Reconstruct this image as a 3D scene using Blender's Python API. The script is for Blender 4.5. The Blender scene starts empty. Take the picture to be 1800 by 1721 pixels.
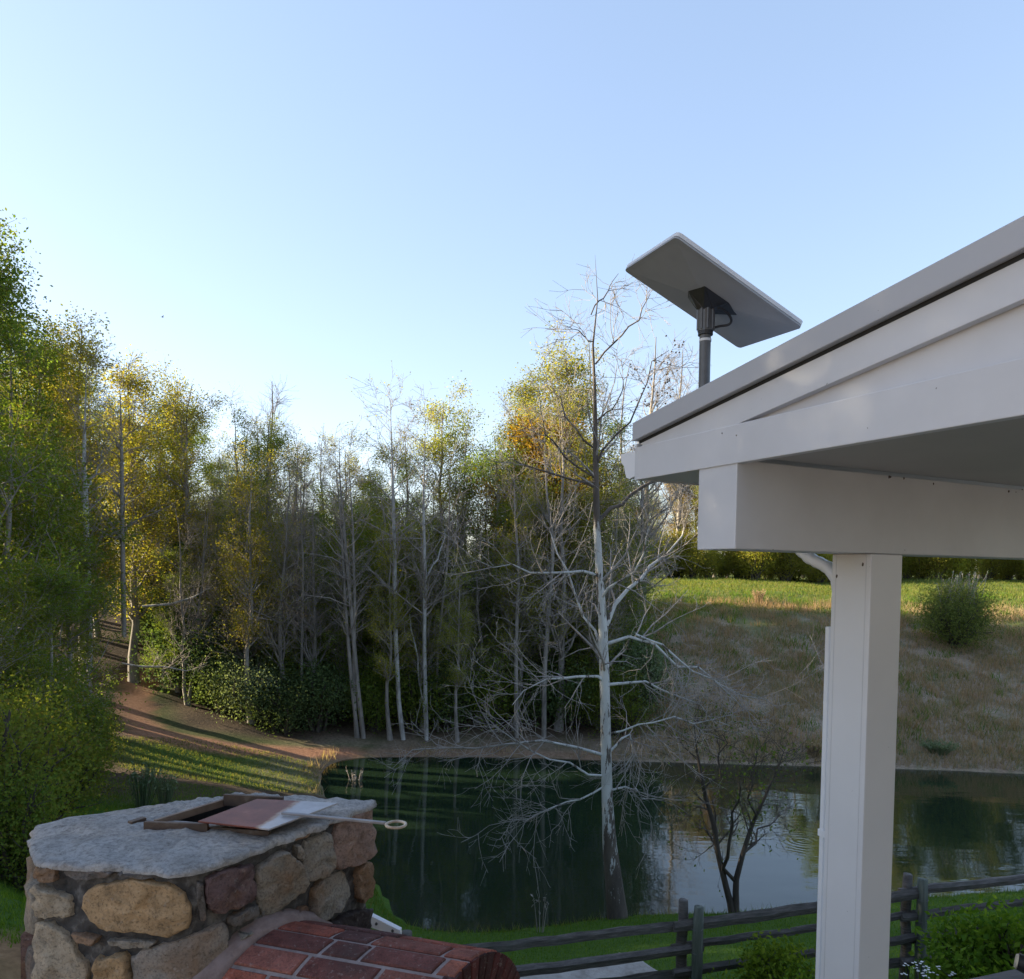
import bpy, math, random
import numpy as np
from mathutils import Vector, Matrix
sc = bpy.context.scene
col = sc.collection
PI = math.pi
# ------------------------------------------------------------------ camera
EYE = np.array([0, 0, 7.5]); FPX = 1312.; PPX, PPY = 900., 1049.
PITCH, ROLL = math.radians(2.1), 0.014
_c = np.array([0, math.cos(PITCH), -math.sin(PITCH)]); _u = np.array([0, math.sin(PITCH), math.cos(PITCH)]); _r = np.array([1., 0, 0])
CR = math.cos(ROLL)*_r + math.sin(ROLL)*_u
CU = math.cos(ROLL)*_u - math.sin(ROLL)*_r
cam = bpy.data.cameras.new('camera'); camo = bpy.data.objects.new('camera', cam); col.objects.link(camo)
M = Matrix.Identity(4)
for i in range(3):
    M[i][0] = CR[i]; M[i][1] = CU[i]; M[i][2] = -_c[i]; M[i][3] = EYE[i]
camo.matrix_world = M
cam.sensor_fit = 'HORIZONTAL'; cam.sensor_width = 36; cam.lens = FPX/1800*36
cam.shift_y = (PPY-860.5)/1800; cam.clip_start = .05; cam.clip_end = 3000
sc.camera = camo
# ------------------------------------------------------------------ sky and sun
SUN_AZ, SUN_EL = math.radians(-78), math.radians(15)
w = bpy.data.worlds.new('World'); sc.world = w; w.use_nodes = True
nt = w.node_tree; bgn = nt.nodes['Background']; sky = nt.nodes.new('ShaderNodeTexSky')
sky.sky_type = 'NISHITA'; sky.sun_disc = False; sky.sun_elevation = SUN_EL; sky.sun_rotation = SUN_AZ
sky.altitude = 200; sky.air_density = 1.0; sky.dust_density = 0.6; sky.ozone_density = 1.5
hsn = nt.nodes.new('ShaderNodeHueSaturation'); hsn.inputs['Saturation'].default_value = 1.1; gmn = nt.nodes.new('ShaderNodeGamma'); gmn.inputs[1].default_value = .56
tn = nt.nodes.new('ShaderNodeMix'); tn.data_type = 'RGBA'; tn.blend_type = 'MULTIPLY'; tn.inputs[0].default_value = 1; tn.inputs[7].default_value = (.895, .9, .99, 1)
nt.links.new(sky.outputs[0], gmn.inputs[0]); nt.links.new(gmn.outputs[0], hsn.inputs['Color']); nt.links.new(hsn.outputs[0], tn.inputs[6]); nt.links.new(tn.outputs[2], bgn.inputs[0]); bgn.inputs[1].default_value = 0.15
sl = bpy.data.lights.new('sun', 'SUN'); sl.energy = 5.0; sl.angle = math.radians(.55); sl.color = (1, .84, .58)
so = bpy.data.objects.new('sun', sl); col.objects.link(so)
SD = Vector((math.sin(SUN_AZ)*math.cos(SUN_EL), math.cos(SUN_AZ)*math.cos(SUN_EL), math.sin(SUN_EL)))
so.rotation_euler = SD.to_track_quat('Z', 'Y').to_euler(); so.location = SD*200
vs = sc.view_settings; vs.view_transform = 'Standard'; vs.look = 'None'; vs.exposure = 2.07; vs.gamma = 1; vs.use_curve_mapping = False
cy = sc.cycles; cy.use_denoising = True; cy.max_bounces = 10; cy.diffuse_bounces = 7; cy.transmission_bounces = 4; cy.transparent_max_bounces = 4
cy.sample_clamp_indirect = 4.0
try:
    cy.denoiser = 'OPENIMAGEDENOISE'; cy.denoising_input_passes = 'RGB_ALBEDO_NORMAL'; cy.denoising_prefilter = 'ACCURATE'
except Exception: pass

# ------------------------------------------------------------------ measuring helpers
def ray(px, py): return _c + (px-PPX)/FPX*CR - (py-PPY)/FPX*CU
def at(px, py, d): v = ray(px, py); return EYE + v*(d/v[1])
def atz(px, py, z): v = ray(px, py); return EYE + v*((z-EYE[2])/v[2])
# ------------------------------------------------------------------ object helpers
def mesh_np(name, V, polys, mats=(), mi=None, smooth=True):
    V = np.asarray(V, np.float32).reshape(-1, 3)
    idx = np.concatenate([np.asarray(p, np.int32).ravel() for p in polys])
    tot = np.concatenate([np.full(len(p), np.asarray(p).shape[1], np.int32) for p in polys])
    st = np.concatenate([[0], np.cumsum(tot)[:-1]]).astype(np.int32)
    me = bpy.data.meshes.new(name)
    me.vertices.add(len(V)); me.vertices.foreach_set('co', V.ravel())
    me.loops.add(len(idx)); me.loops.foreach_set('vertex_index', idx)
    me.polygons.add(len(tot)); me.polygons.foreach_set('loop_start', st); me.polygons.foreach_set('loop_total', tot)
    if mi is not None: me.polygons.foreach_set('material_index', np.asarray(mi, np.int32))
    me.polygons.foreach_set('use_smooth', np.full(len(tot), smooth, bool))
    for m in mats: me.materials.append(m)
    me.update(calc_edges=True); me.validate()
    return me
def link(name, me, parent=None, loc=None):
    o = bpy.data.objects.new(name, me); col.objects.link(o)
    if parent is not None: o.parent = parent
    if loc is not None: o.location = loc
    return o
def tag(o, label=None, cat=None, group=None, kind=None):
    if label: o['label'] = label
    if cat: o['category'] = cat
    if group: o['group'] = group
    if kind: o['kind'] = kind
    return o
def thing(name, label, cat, loc=(0, 0, 0), group=None, rz=0, s=1):
    o = link(name, None, None, loc); o.empty_display_size = .2; o.rotation_euler.z = rz; o.scale = (s, s, s) if not hasattr(s, '__len__') else s
    return tag(o, label, cat, group)
class MB:
    def __init__(s): s.v = []; s.f = []
    def add(s, V, F):
        b = len(s.v); s.v += [tuple(map(float, p)) for p in V]; s.f += [tuple(i+b for i in f) for f in F]; return s
    def hexa(s, p):  # 8 corners: bottom ring 0-3, top ring 4-7
        return s.add(p, [(3, 2, 1, 0), (4, 5, 6, 7), (0, 1, 5, 4), (1, 2, 6, 5), (2, 3, 7, 6), (3, 0, 4, 7)])
    def prism(s, low, high):
        n = len(low); return s.add(list(low)+list(high), [tuple(range(n-1, -1, -1)), tuple(range(n, 2*n))]+[(i, (i+1) % n, n+(i+1) % n, n+i) for i in range(n)])
    def tube(s, pts, rad, n=10, cap=True):
        P = np.asarray(pts, float)[None]; R = np.broadcast_to(np.asarray(rad, float), (len(pts),))[None]
        V, F = tubes(P, R, n); F = [tuple(q) for q in F]; m = len(pts)
        if cap: F += [tuple(range(n-1, -1, -1)), tuple(range((m-1)*n, m*n))]
        return s.add(V, F)
    def build(s, name, m, parent=None, bevel=0, seg=2, smooth=False):
        me = bpy.data.meshes.new(name); me.from_pydata(s.v, [], s.f); me.update()
        if m: me.materials.append(m)
        if smooth:
            for p in me.polygons: p.use_smooth = True
        o = link(name, me, parent)
        import bmesh
        bm = bmesh.new(); bm.from_mesh(me); bmesh.ops.recalc_face_normals(bm, faces=bm.faces)
        if bevel: bmesh.ops.bevel(bm, geom=list(bm.edges), offset=bevel, segments=seg, affect='EDGES', profile=.6, clamp_overlap=True)
        bm.to_mesh(me); bm.free()
        return o
def tubes(P, R, n):
    P = np.asarray(P, float); N, m, _ = P.shape
    T = np.gradient(P, axis=1); T /= np.linalg.norm(T, axis=2, keepdims=True)+1e-9
    D = np.abs(P[:, -1]-P[:, 0]); ref = np.eye(3)[np.argmin(D, axis=1)][:, None, :]
    U = np.cross(T, ref); U /= np.linalg.norm(U, axis=2, keepdims=True)+1e-9
    W = np.cross(T, U); a = np.arange(n)*2*PI/n
    V = P[:, :, None, :] + R[:, :, None, None]*(np.cos(a)[None, None, :, None]*U[:, :, None, :] + np.sin(a)[None, None, :, None]*W[:, :, None, :])
    b = (np.arange(N)*m*n)[:, None, None] + (np.arange(m-1)*n)[None, :, None]
    i = np.arange(n)[None, None, :]; j = (i+1) % n
    F = np.stack([b+i, b+j, b+n+j, b+n+i], -1).reshape(-1, 4)
    return V.reshape(-1, 3), F
# ------------------------------------------------------------------ materials
def mat(name): 
    m = bpy.data.materials.new(name); m.use_nodes = True; t = m.node_tree
    return m, t, t.nodes['Principled BSDF']
def nd(t, typ, **k):
    n = t.nodes.new(typ)
    for a, b in k.items():
        if a in n.inputs.keys(): n.inputs[a].default_value = b
        else: setattr(n, a, b)
    return n
def ramp(t, src, stops):
    r = t.nodes.new('ShaderNodeValToRGB'); e = r.color_ramp.elements
    while len(e) < len(stops): e.new(.5)
    for q, (p, c) in zip(e, stops): q.position = p; q.color = (*c, 1)
    t.links.new(src, r.inputs[0]); return r.outputs[0]
def coords(t, scale=(1, 1, 1), which='Object'):
    tc = t.nodes.new('ShaderNodeTexCoord'); mp = t.nodes.new('ShaderNodeMapping'); mp.inputs['Scale'].default_value = scale
    t.links.new(tc.outputs[which], mp.inputs[0]); return mp.outputs[0]
def noise(t, vec, scale, detail=6, rough=.6):
    n = nd(t, 'ShaderNodeTexNoise', Scale=scale, Detail=detail, Roughness=rough); t.links.new(vec, n.inputs['Vector']); return n.outputs[0]
def mix(t, fac, a, b, typ='MIX'):
    n = t.nodes.new('ShaderNodeMix'); n.data_type = 'RGBA'; n.blend_type = typ; n.clamp_factor = True
    for s, i in ((fac, 0), (a, 6), (b, 7)):
        if hasattr(s, 'links'): t.links.new(s, n.inputs[i])
        else: n.inputs[i].default_value = s if i == 0 else (*s, 1)
    return n.outputs[2]
def bump(t, src, strength=.4, dist=.01, prev=None):
    b = nd(t, 'ShaderNodeBump', Strength=strength, Distance=dist); t.links.new(src, b.inputs['Height'])
    if prev is not None: t.links.new(prev, b.inputs['Normal'])
    return b.outputs[0]
def simple(name, stops, scale=5, rough=.7, bs=.3, bd=.01, stretch=(1, 1, 1), metal=0, detail=6, fine=None):
    m, t, p = mat(name); v = coords(t, stretch); n = noise(t, v, scale, detail)
    c = ramp(t, n, stops)
    t.links.new(c, p.inputs['Base Color']); p.inputs['Roughness'].default_value = rough; p.inputs['Metallic'].default_value = metal
    h = n if fine is None else noise(t, v, fine, 4, .7)
    if bs: t.links.new(bump(t, h, bs, bd), p.inputs['Normal'])
    return m
def tinted(name, rough=.85, scale=14, bs=.6, bd=.01, contrast=.55, spots=None):
    """the object's own colour (obj.color) broken up by grain"""
    m, t, p = mat(name); v = coords(t); oi = t.nodes.new('ShaderNodeObjectInfo')
    n = noise(t, v, scale, 9, .7); n2 = noise(t, v, scale*.25, 4, .6); fn = noise(t, v, scale*7, 3, .7)
    a = ramp(t, n, [(.25, (1-contrast,)*3), (.5, (1, 1, 1)), (.75, (1+contrast*.6,)*3)])
    c = mix(t, 1., oi.outputs['Color'], a, 'MULTIPLY')
    if spots: c = mix(t, ramp(t, n2, [(.5, (0, 0, 0)), (.68, (.75,)*3)]), c, spots)
    c = mix(t, ramp(t, fn, [(.5, (0, 0, 0)), (.68, (.55,)*3)]), c, (.03, .028, .026)); c = mix(t, ramp(t, noise(t, v, scale*3, 4, .7), [(.58, (0, 0, 0)), (.72, (.35,)*3)]), c, (.42, .4, .37)); p.inputs['Specular IOR Level'].default_value = .15
    t.links.new(c, p.inputs['Base Color']); p.inputs['Roughness'].default_value = rough
    t.links.new(bump(t, fn, bs*.5, bd*.4, bump(t, n, bs, bd)), p.inputs['Normal'])
    return m
def leafmat(name, cols, trans=.45, shift=.5):
    m = bpy.data.materials.new(name); m.use_nodes = True; t = m.node_tree; t.nodes.remove(t.nodes['Principled BSDF'])
    out = t.nodes['Material Output']; g = t.nodes.new('ShaderNodeNewGeometry'); oi = t.nodes.new('ShaderNodeObjectInfo')
    k = len(cols); c = ramp(t, g.outputs['Random Per Island'], [(i/(k-1), q) for i, q in enumerate(cols)])
    hs = nd(t, 'ShaderNodeHueSaturation'); t.links.new(c, hs.inputs['Color'])
    mr = nd(t, 'ShaderNodeMapRange'); mr.inputs['To Min'].default_value = .5-.035*shift; mr.inputs['To Max'].default_value = .5+.035*shift
    t.links.new(oi.outputs['Random'], mr.inputs['Value']); t.links.new(mr.outputs[0], hs.inputs['Hue'])
    mv = nd(t, 'ShaderNodeMapRange'); mv.inputs['To Min'].default_value = 1-.35*shift; mv.inputs['To Max'].default_value = 1+.35*shift
    fr = nd(t, 'ShaderNodeMath', operation='FRACT'); ml = nd(t, 'ShaderNodeMath', operation='MULTIPLY'); ml.inputs[1].default_value = 7.31
    t.links.new(oi.outputs['Random'], ml.inputs[0]); t.links.new(ml.outputs[0], fr.inputs[0]); t.links.new(fr.outputs[0], mv.inputs['Value']); t.links.new(mv.outputs[0], hs.inputs['Value'])
    d = t.nodes.new('ShaderNodeBsdfDiffuse'); tr = t.nodes.new('ShaderNodeBsdfTranslucent'); mx = t.nodes.new('ShaderNodeMixShader')
    t.links.new(hs.outputs[0], d.inputs[0]); yc = mix(t, 1., hs.outputs[0], (1.34, 1.28, .5), 'MULTIPLY'); t.links.new(yc, tr.inputs[0])
    mx.inputs[0].default_value = trans; t.links.new(d.outputs[0], mx.inputs[1]); t.links.new(tr.outputs[0], mx.inputs[2]); t.links.new(mx.outputs[0], out.inputs[0])
    return m
def barkmat(name, c1, c2, scale=3, stretch=(1, 1, .25)):
    m, t, p = mat(name); v = coords(t, stretch); n = noise(t, v, scale, 8, .7)
    t.links.new(ramp(t, n, [(.35, c1), (.65, c2)]), p.inputs['Base Color']); p.inputs['Roughness'].default_value = .9
    t.links.new(bump(t, n, .7, .03), p.inputs['Normal']); return m
B_GREY = barkmat('bark_grey', (.12, .108, .096), (.3, .27, .245))
B_DARK = barkmat('bark_dark', (.03, .024, .02), (.085, .068, .055))
B_PALE = barkmat('bark_pale', (.15, .14, .13), (.5, .49, .47), 4)
B_TWIG = barkmat('bark_twig', (.19, .165, .148), (.34, .3, .275), 4)
B_TW2 = barkmat('bark_pale_twig', (.2, .178, .165), (.36, .33, .31), 4)
L_SPRING = leafmat('leaf_spring', [(.174, .201, .043), (.242, .262, .049), (.289, .282, .051), (.215, .174, .061)], .55)
L_GREEN = leafmat('leaf_green', [(.102, .150, .038), (.150, .204, .043), (.204, .240, .048), (.120, .162, .046)], .5)
L_LEFT = leafmat('leaf_left', [(.102, .156, .036), (.144, .198, .042), (.198, .228, .042), (.120, .168, .041), (.168, .144, .042)], .5)
L_ORANGE = leafmat('leaf_orange', [(.22, .12, .02), (.26, .17, .028), (.17, .09, .02)], .55)
L_DARK = leafmat('leaf_dark', [(.057, .092, .044), (.086, .132, .052), (.115, .161, .063)], .3)
L_HILL = leafmat('leaf_hill', [(.081, .115, .041), (.121, .162, .049), (.176, .203, .061)], .35)
L_SAGE = leafmat('leaf_sage', [(0.113, .159, .093), (0.159, .212, .125), (0.198, .245, .152)], .35)
L_SHRUB = leafmat('leaf_shrub', [(.060, .120, .017), (.108, .192, .024), (.180, .264, .036)], .4)
L_GRASS = leafmat('grass_blade', [(.058, .123, .017), (.094, .174, .023), (.145, .217, .032)], .4, .2)
L_DRY = leafmat('dry_blade', [(.260, .202, .137), (.364, .280, .195), (.442, .312, .208), (.195, .202, .098)], .35, .3)
L_RUST = leafmat('rust_blade', [(.3, .19, .12), (.4, .26, .17), (.45, .33, .23)], .35, .3)
L_FIELD = leafmat('field_blade', [(.09, .14, .03), (.15, .185, .042), (.24, .2, .09)], .4, .3)
# ------------------------------------------------------------------ the land
POND = np.array([(-6.8, 28.7), (-5.6, 29.3), (-4.4, 29.4), (0, 29.6), (6.6, 29.1), (15.3, 28.7), (19.5, 28.2), (27, 27), (31, 23), (27, 19.5), (18, 18.4),
                 (12.2, 17.5), (8.9, 16.9), (6.8, 16.4), (5, 16.1), (2.5, 15.9), (.55, 15.25), (-1.0, 15.0), (-2.3, 15.3), (-3.1, 17.3), (-4.6, 20.5), (-6.0, 24), (-6.9, 26.6)])
for _i in range(2): POND = np.stack([.75*POND+.25*np.roll(POND, -1, 0), .25*POND+.75*np.roll(POND, -1, 0)], 1).reshape(-1, 2)
def pond_sd(x, y):
    x = np.asarray(x, float); y = np.asarray(y, float); d = np.full(x.shape, 1e9); ins = np.zeros(x.shape, bool); n = len(POND)
    for i in range(n):
        a, b = POND[i], POND[(i+1) % n]; e = b-a
        t = np.clip(((x-a[0])*e[0]+(y-a[1])*e[1])/(e@e), 0, 1)
        d = np.minimum(d, np.hypot(x-a[0]-t*e[0], y-a[1]-t*e[1]))
        c = (a[1] > y) != (b[1] > y)
        with np.errstate(divide='ignore', invalid='ignore'): ins ^= c & (x < (b[0]-a[0])*(y-a[1])/(b[1]-a[1]+1e-12)+a[0])
    return np.where(ins, -d, d)
def sstep(a, b, v): t = np.clip((v-a)/(b-a), 0, 1); return t*t*(3-2*t)
_rs = np.random.RandomState(5); _tab = _rs.rand(256, 256)
def vnoise(x, y):
    xi = np.floor(x).astype(int); yi = np.floor(y).astype(int); fx = x-xi; fy = y-yi; fx = fx*fx*(3-2*fx); fy = fy*fy*(3-2*fy)
    g = lambda i, j: _tab[i % 256, j % 256]
    return (g(xi, yi)*(1-fx)+g(xi+1, yi)*fx)*(1-fy)+(g(xi, yi+1)*(1-fx)+g(xi+1, yi+1)*fx)*fy
def height(x, y):
    x = np.asarray(x, float); y = np.asarray(y, float); sd = pond_sd(x, y)
    bank = .06+.34*np.maximum(sd, 0)
    zn = np.interp(y, [-500, 3.2, 6, 8.6, 12, 16, 20], [5.0, 5.0, 2.95, 2.5, 1.5, 1.2, 1.2])
    zl = np.interp(y, [-500, 3.2, 6, 9, 14, 20, 26], [5.0, 5.0, 4.35, 3.7, 2.4, 1.3, .9])
    wl = sstep(-2.2, -4.2, x)
    near = np.minimum(zn*(1-wl)+zl*wl, bank+.6*np.maximum(sd-6.3, 0))
    hr = np.interp(sd, [0, .6, 1.5, 8, 15, 22, 40, 70, 300, 900], [.02, .35, .6, 2.75, 5.15, 6.15, 7.0, 7.25, 7.4, 7.6])
    hl = np.interp(sd, [0, .5, 3, 8, 16, 30, 60, 300, 900], [.02, .18, .5, 1.5, 3.4, 6.0, 8.0, 8.5, 8.0])
    wr = sstep(-2.5, 3.0, x-.15*y)
    far = hl*(1-wr)+hr*wr
    wn = sstep(26, 18, y)
    z = far*(1-wn)+near*wn
    z = z + np.clip(sd*.05, 0, .16)*(vnoise(x*.55, y*.55)-.5)*sstep(3, 6, np.hypot(x, y)) + np.clip(sd*.03, 0, .5)*(vnoise(x*.11+9, y*.11)-.5)*sstep(10, 30, y)
    return np.where(sd < 0, np.maximum(-.9, sd*.35), z)
def hz(x, y): return float(height(np.array([x]), np.array([y]))[0])
def ghit(px, py, d0=3., d1=120.):
    d = np.geomspace(d0, d1, 1500); v = ray(px, py); v = v/v[1]; P = EYE+v[None]*d[:, None]
    k = np.nonzero(P[:, 2] < height(P[:, 0], P[:, 1]))[0]
    return P[k[0]] if len(k) else P[-1]
def axis(segs):
    out = []
    for a, b, s in segs: out += list(np.arange(a, b, s))
    return np.array(out)
gx = np.concatenate([-np.geomspace(40, 1500, 24)[::-1][:-1], axis([(-40, 42, .4)]), np.geomspace(42, 1500, 24)])
gy = np.concatenate([-np.geomspace(6, 600, 14)[::-1][:-1], axis([(-6, 3, .8), (3, 60, .33), (60, 100, .8)]), np.geomspace(100, 2500, 26)])
X, Y = np.meshgrid(gx, gy); Zg = height(X, Y)
nx, ny = len(gx), len(gy); ii = (np.arange(ny-1)[:, None]*nx+np.arange(nx-1)[None]).ravel()
gm, t, p = mat('ground'); v = coords(t)
def attr(t, n): a = t.nodes.new('ShaderNodeAttribute'); a.attribute_name = n; return a.outputs['Fac']
nf = noise(t, v, 9, 8, .75); nm = noise(t, v, 1.3, 6, .65); nl = noise(t, v, .35, 5, .6)
litter = ramp(t, nf, [(.3, (.035, .026, .019)), (.5, (.085, .06, .042)), (.7, (.15, .105, .07))])
lawn = ramp(t, nf, [(.3, (.035, .075, .013)), (.55, (.068, .13, .02)), (.75, (.11, .165, .03))])
dry = ramp(t, nf, [(.3, (.13, .105, .075)), (.5, (.3, .235, .17)), (.72, (.4, .32, .24))])
dry = mix(t, ramp(t, nm, [(.46, (0, 0, 0)), (.66, (.8,)*3)]), dry, (.085, .105, .04))
dry = mix(t, ramp(t, nl, [(.5, (0, 0, 0)), (.7, (.6,)*3)]), dry, (.22, .13, .085))
dirt = ramp(t, nf, [(.25, (.19, .092, .056)), (.55, (.35, .185, .115)), (.8, (.43, .26, .175))])
field = ramp(t, nm, [(.3, (.07, .115, .024)), (.6, (.13, .16, .038)), (.8, (.19, .17, .07))])
c = mix(t, attr(t, 'lawn'), litter, lawn)
c = mix(t, attr(t, 'dry'), c, dry); c = mix(t, attr(t, 'field'), c, field); c = mix(t, attr(t, 'dirt'), c, dirt)
t.links.new(c, p.inputs['Base Color']); p.inputs['Roughness'].default_value = .95; p.inputs['Specular IOR Level'].default_value = .15
t.links.new(bump(t, nf, .8, .06), p.inputs['Normal'])
gme = mesh_np('ground', np.stack([X, Y, Zg], -1), [np.stack([ii, ii+1, ii+1+nx, ii+nx], -1)], [gm])
ground = link('ground', gme); tag(ground, kind='structure')
SDg = pond_sd(X, Y); n1 = vnoise(X*.5, Y*.5); n2 = vnoise(X*1.4+3, Y*1.4)
wr_ = sstep(-2.5, 3.0, X-.15*Y)*sstep(19, 25, Y)
trackpx = [(292, 1168), (262, 1192), (238, 1222), (240, 1262), (262, 1290), (330, 1306), (410, 1316), (500, 1322), (610, 1322)]
track = np.array([ghit(*q)[:2] for q in trackpx]); trw = [.6, .65, .7, .75, .85, .9, .9, .8, .6]
dt = np.full(X.shape, 9.)
for i in range(len(track)-1):
    a, b = track[i], track[i+1]; e = b-a; s_ = np.clip(((X-a[0])*e[0]+(Y-a[1])*e[1])/(e@e), 0, 1)
    dt = np.minimum(dt, np.hypot(X-a[0]-s_*e[0], Y-a[1]-s_*e[1])/(trw[i]*(1-s_)+trw[i+1]*s_))
dirt_a = sstep(1.15, .55, dt+(n2-.5)*.5)
dirt_a = np.maximum(dirt_a, sstep(.5, .1, np.abs(SDg-.25))*.35*(Y > 26)*(X < 4))
dirt_a = np.maximum(dirt_a, .75*sstep(1.1, .5, np.hypot((X+4.1)/1.6, (Y-6.0)/.7)+(n2-.5)*.6))
dirt_a = np.maximum(dirt_a, sstep(3.6, 3.1, Y)*.8)
lawn_a = np.maximum(sstep(20, 17, Y), .85*sstep(1, .6, np.hypot((X+9.8)/4.2, (Y-25.4)/2.6)+(n1-.5)*.4))
lawn_a = np.maximum(lawn_a, .5*sstep(1, .4, dt/2.6)*(n1 > .35))
field_a = wr_*np.clip(sstep(11, 19, SDg+(n1-.5)*6+(n2-.5)*3), 0, 1)
dry_a = wr_*1.0
dry_a = np.maximum(dry_a, .55*sstep(3.2, 1.2, SDg)*(Y > 24)*(X < 5))
for nme, arr in (('lawn', lawn_a), ('dry', dry_a), ('field', field_a), ('dirt', dirt_a)):
    at_ = gme.attributes.new(nme, 'FLOAT', 'POINT'); at_.data.foreach_set('value', np.clip(arr, 0, 1).astype(np.float32).ravel())
# pond
wm, t, p = mat('pond_water'); v = coords(t)
p.inputs['Base Color'].default_value = (.011, .022, .013, 1); p.inputs['Roughness'].default_value = .025; p.inputs['IOR'].default_value = 1.7
wa = noise(t, coords(t, (.5, 1.6, 1)), 1.6, 3, .5); wb = noise(t, coords(t, (.25, 1, 1)), .5, 2, .5)
RC = atz(1412, 1478, 0.)
vm = nd(t, 'ShaderNodeVectorMath', operation='DISTANCE'); vm.inputs[1].default_value = tuple(RC); t.links.new(v, vm.inputs[0])
m1 = nd(t, 'ShaderNodeMath', operation='MULTIPLY'); m1.inputs[1].default_value = 2*PI/.2; av = nd(t, 'ShaderNodeMath', operation='MULTIPLY_ADD'); av.inputs[1].default_value = .35; t.links.new(noise(t, v, 1.1, 2, .5), av.inputs[0]); t.links.new(vm.outputs['Value'], av.inputs[2]); t.links.new(av.outputs[0], m1.inputs[0])
m2 = nd(t, 'ShaderNodeMath', operation='SINE'); t.links.new(m1.outputs[0], m2.inputs[0])
mr = nd(t, 'ShaderNodeMapRange'); mr.inputs['From Min'].default_value = .3; mr.inputs['From Max'].default_value = 1.9; mr.inputs['To Min'].default_value = 1; mr.inputs['To Max'].default_value = 0
t.links.new(vm.outputs['Value'], mr.inputs['Value'])
m3 = nd(t, 'ShaderNodeMath', operation='MULTIPLY'); t.links.new(m2.outputs[0], m3.inputs[0]); t.links.new(mr.outputs[0], m3.inputs[1])
t.links.new(bump(t, m3.outputs[0], 1., .0005, bump(t, wa, 1., .0035, bump(t, wb, 1., .012))), p.inputs['Normal'])
pc = POND.mean(0); out = pc+(POND-pc)*1.06
pond = MB().add([(q[0], q[1], 0) for q in out], [tuple(range(len(out)))[::-1]]).build('pond_water', wm); tag(pond, kind='structure')

# ------------------------------------------------------------------ trees
def resample(pts, k):
    pts = np.asarray(pts, float); d = np.concatenate([[0], np.cumsum(np.linalg.norm(np.diff(pts[:, :3], axis=0), axis=1))]); s = np.linspace(0, d[-1], k)
    return np.stack([np.interp(s, d, pts[:, i]) for i in range(pts.shape[1])], -1)
def spawn(rng, P, R, n, t0, t1, ln, dev, up, m=5, jit=.18, rk=.55, rmin=.004, taper=.85, tpow=1., lenfade=.55, flat=0., rel=False):
    """n children on every parent path; ln = (min, max) length"""
    N, k, _ = P.shape; t = t0+(t1-t0)*rng.rand(N, n)**tpow; f = t*(k-1); i = np.minimum(f.astype(int), k-2); fr = (f-i)[..., None]
    ar = np.arange(N)[:, None]; base = P[ar, i]*(1-fr)+P[ar, i+1]*fr; pr = R[ar, i]*(1-fr[..., 0])+R[ar, i+1]*fr[..., 0]
    d = P[ar, i+1]-P[ar, i]; d /= np.linalg.norm(d, axis=-1, keepdims=True)+1e-9
    q = rng.normal(size=d.shape); q[..., 2] *= 1-flat; q -= (q*d).sum(-1, keepdims=True)*d; q /= np.linalg.norm(q, axis=-1, keepdims=True)+1e-9
    dv = dev*(.7+.6*rng.rand(N, n))[..., None]; dr = d*np.cos(dv)+q*np.sin(dv)
    L = (ln[0]+(ln[1]-ln[0])*rng.rand(N, n))*(1-lenfade*t)
    if rel: L = L*np.linalg.norm(np.diff(P, axis=1), axis=2).sum(1)[:, None]
    C = np.zeros((N, n, m, 3)); C[:, :, 0] = base
    for j in range(1, m):
        dr = dr+rng.normal(size=dr.shape)*jit; dr[..., 2] += up; dr /= np.linalg.norm(dr, axis=-1, keepdims=True)
        C[:, :, j] = C[:, :, j-1]+dr*(L/(m-1))[..., None]
    r0 = np.maximum(pr*rk, rmin); RR = np.maximum(r0[..., None]*(1-taper*np.linspace(0, 1, m)), rmin*.6)
    return C.reshape(-1, m, 3), RR.reshape(-1, m)
def leaves(rng, P, per, sig, size, asp=.6, tmin=.3):
    N, m, _ = P.shape; f = (tmin+(1-tmin)*rng.rand(N, per))*(m-1); i = np.minimum(f.astype(int), m-2); fr = (f-i)[..., None]; ar = np.arange(N)[:, None]
    c = (P[ar, i]*(1-fr)+P[ar, i+1]*fr).reshape(-1, 3); c = c+rng.normal(size=c.shape)*sig
    return leafquads(rng, c, size, asp)
def leafquads(rng, c, size, asp=.6, upbias=.5):
    n = len(c); a = rng.normal(size=(n, 3)); a /= np.linalg.norm(a, axis=1, keepdims=True); q = rng.normal(size=(n, 3)); q[:, 2] *= 1-upbias*.5
    b = np.cross(a, q); b /= np.linalg.norm(b, axis=1, keepdims=True)+1e-9
    s = (size*(.6+.8*rng.rand(n)))[:, None]
    V = np.stack([c-a*s*.5, c+b*s*asp*.5, c+a*s*.5, c-b*s*asp*.5], 1)
    return V.reshape(-1, 3), np.arange(4*n).reshape(-1, 4)
def join(parts):
    V = []; F = []; MI = []; b = 0
    for (v, f), mi in parts:
        V.append(v); F.append(f+b); MI.append(np.full(len(f), mi)); b += len(v)
    return np.concatenate(V), [np.concatenate(F)], np.concatenate(MI)
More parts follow.
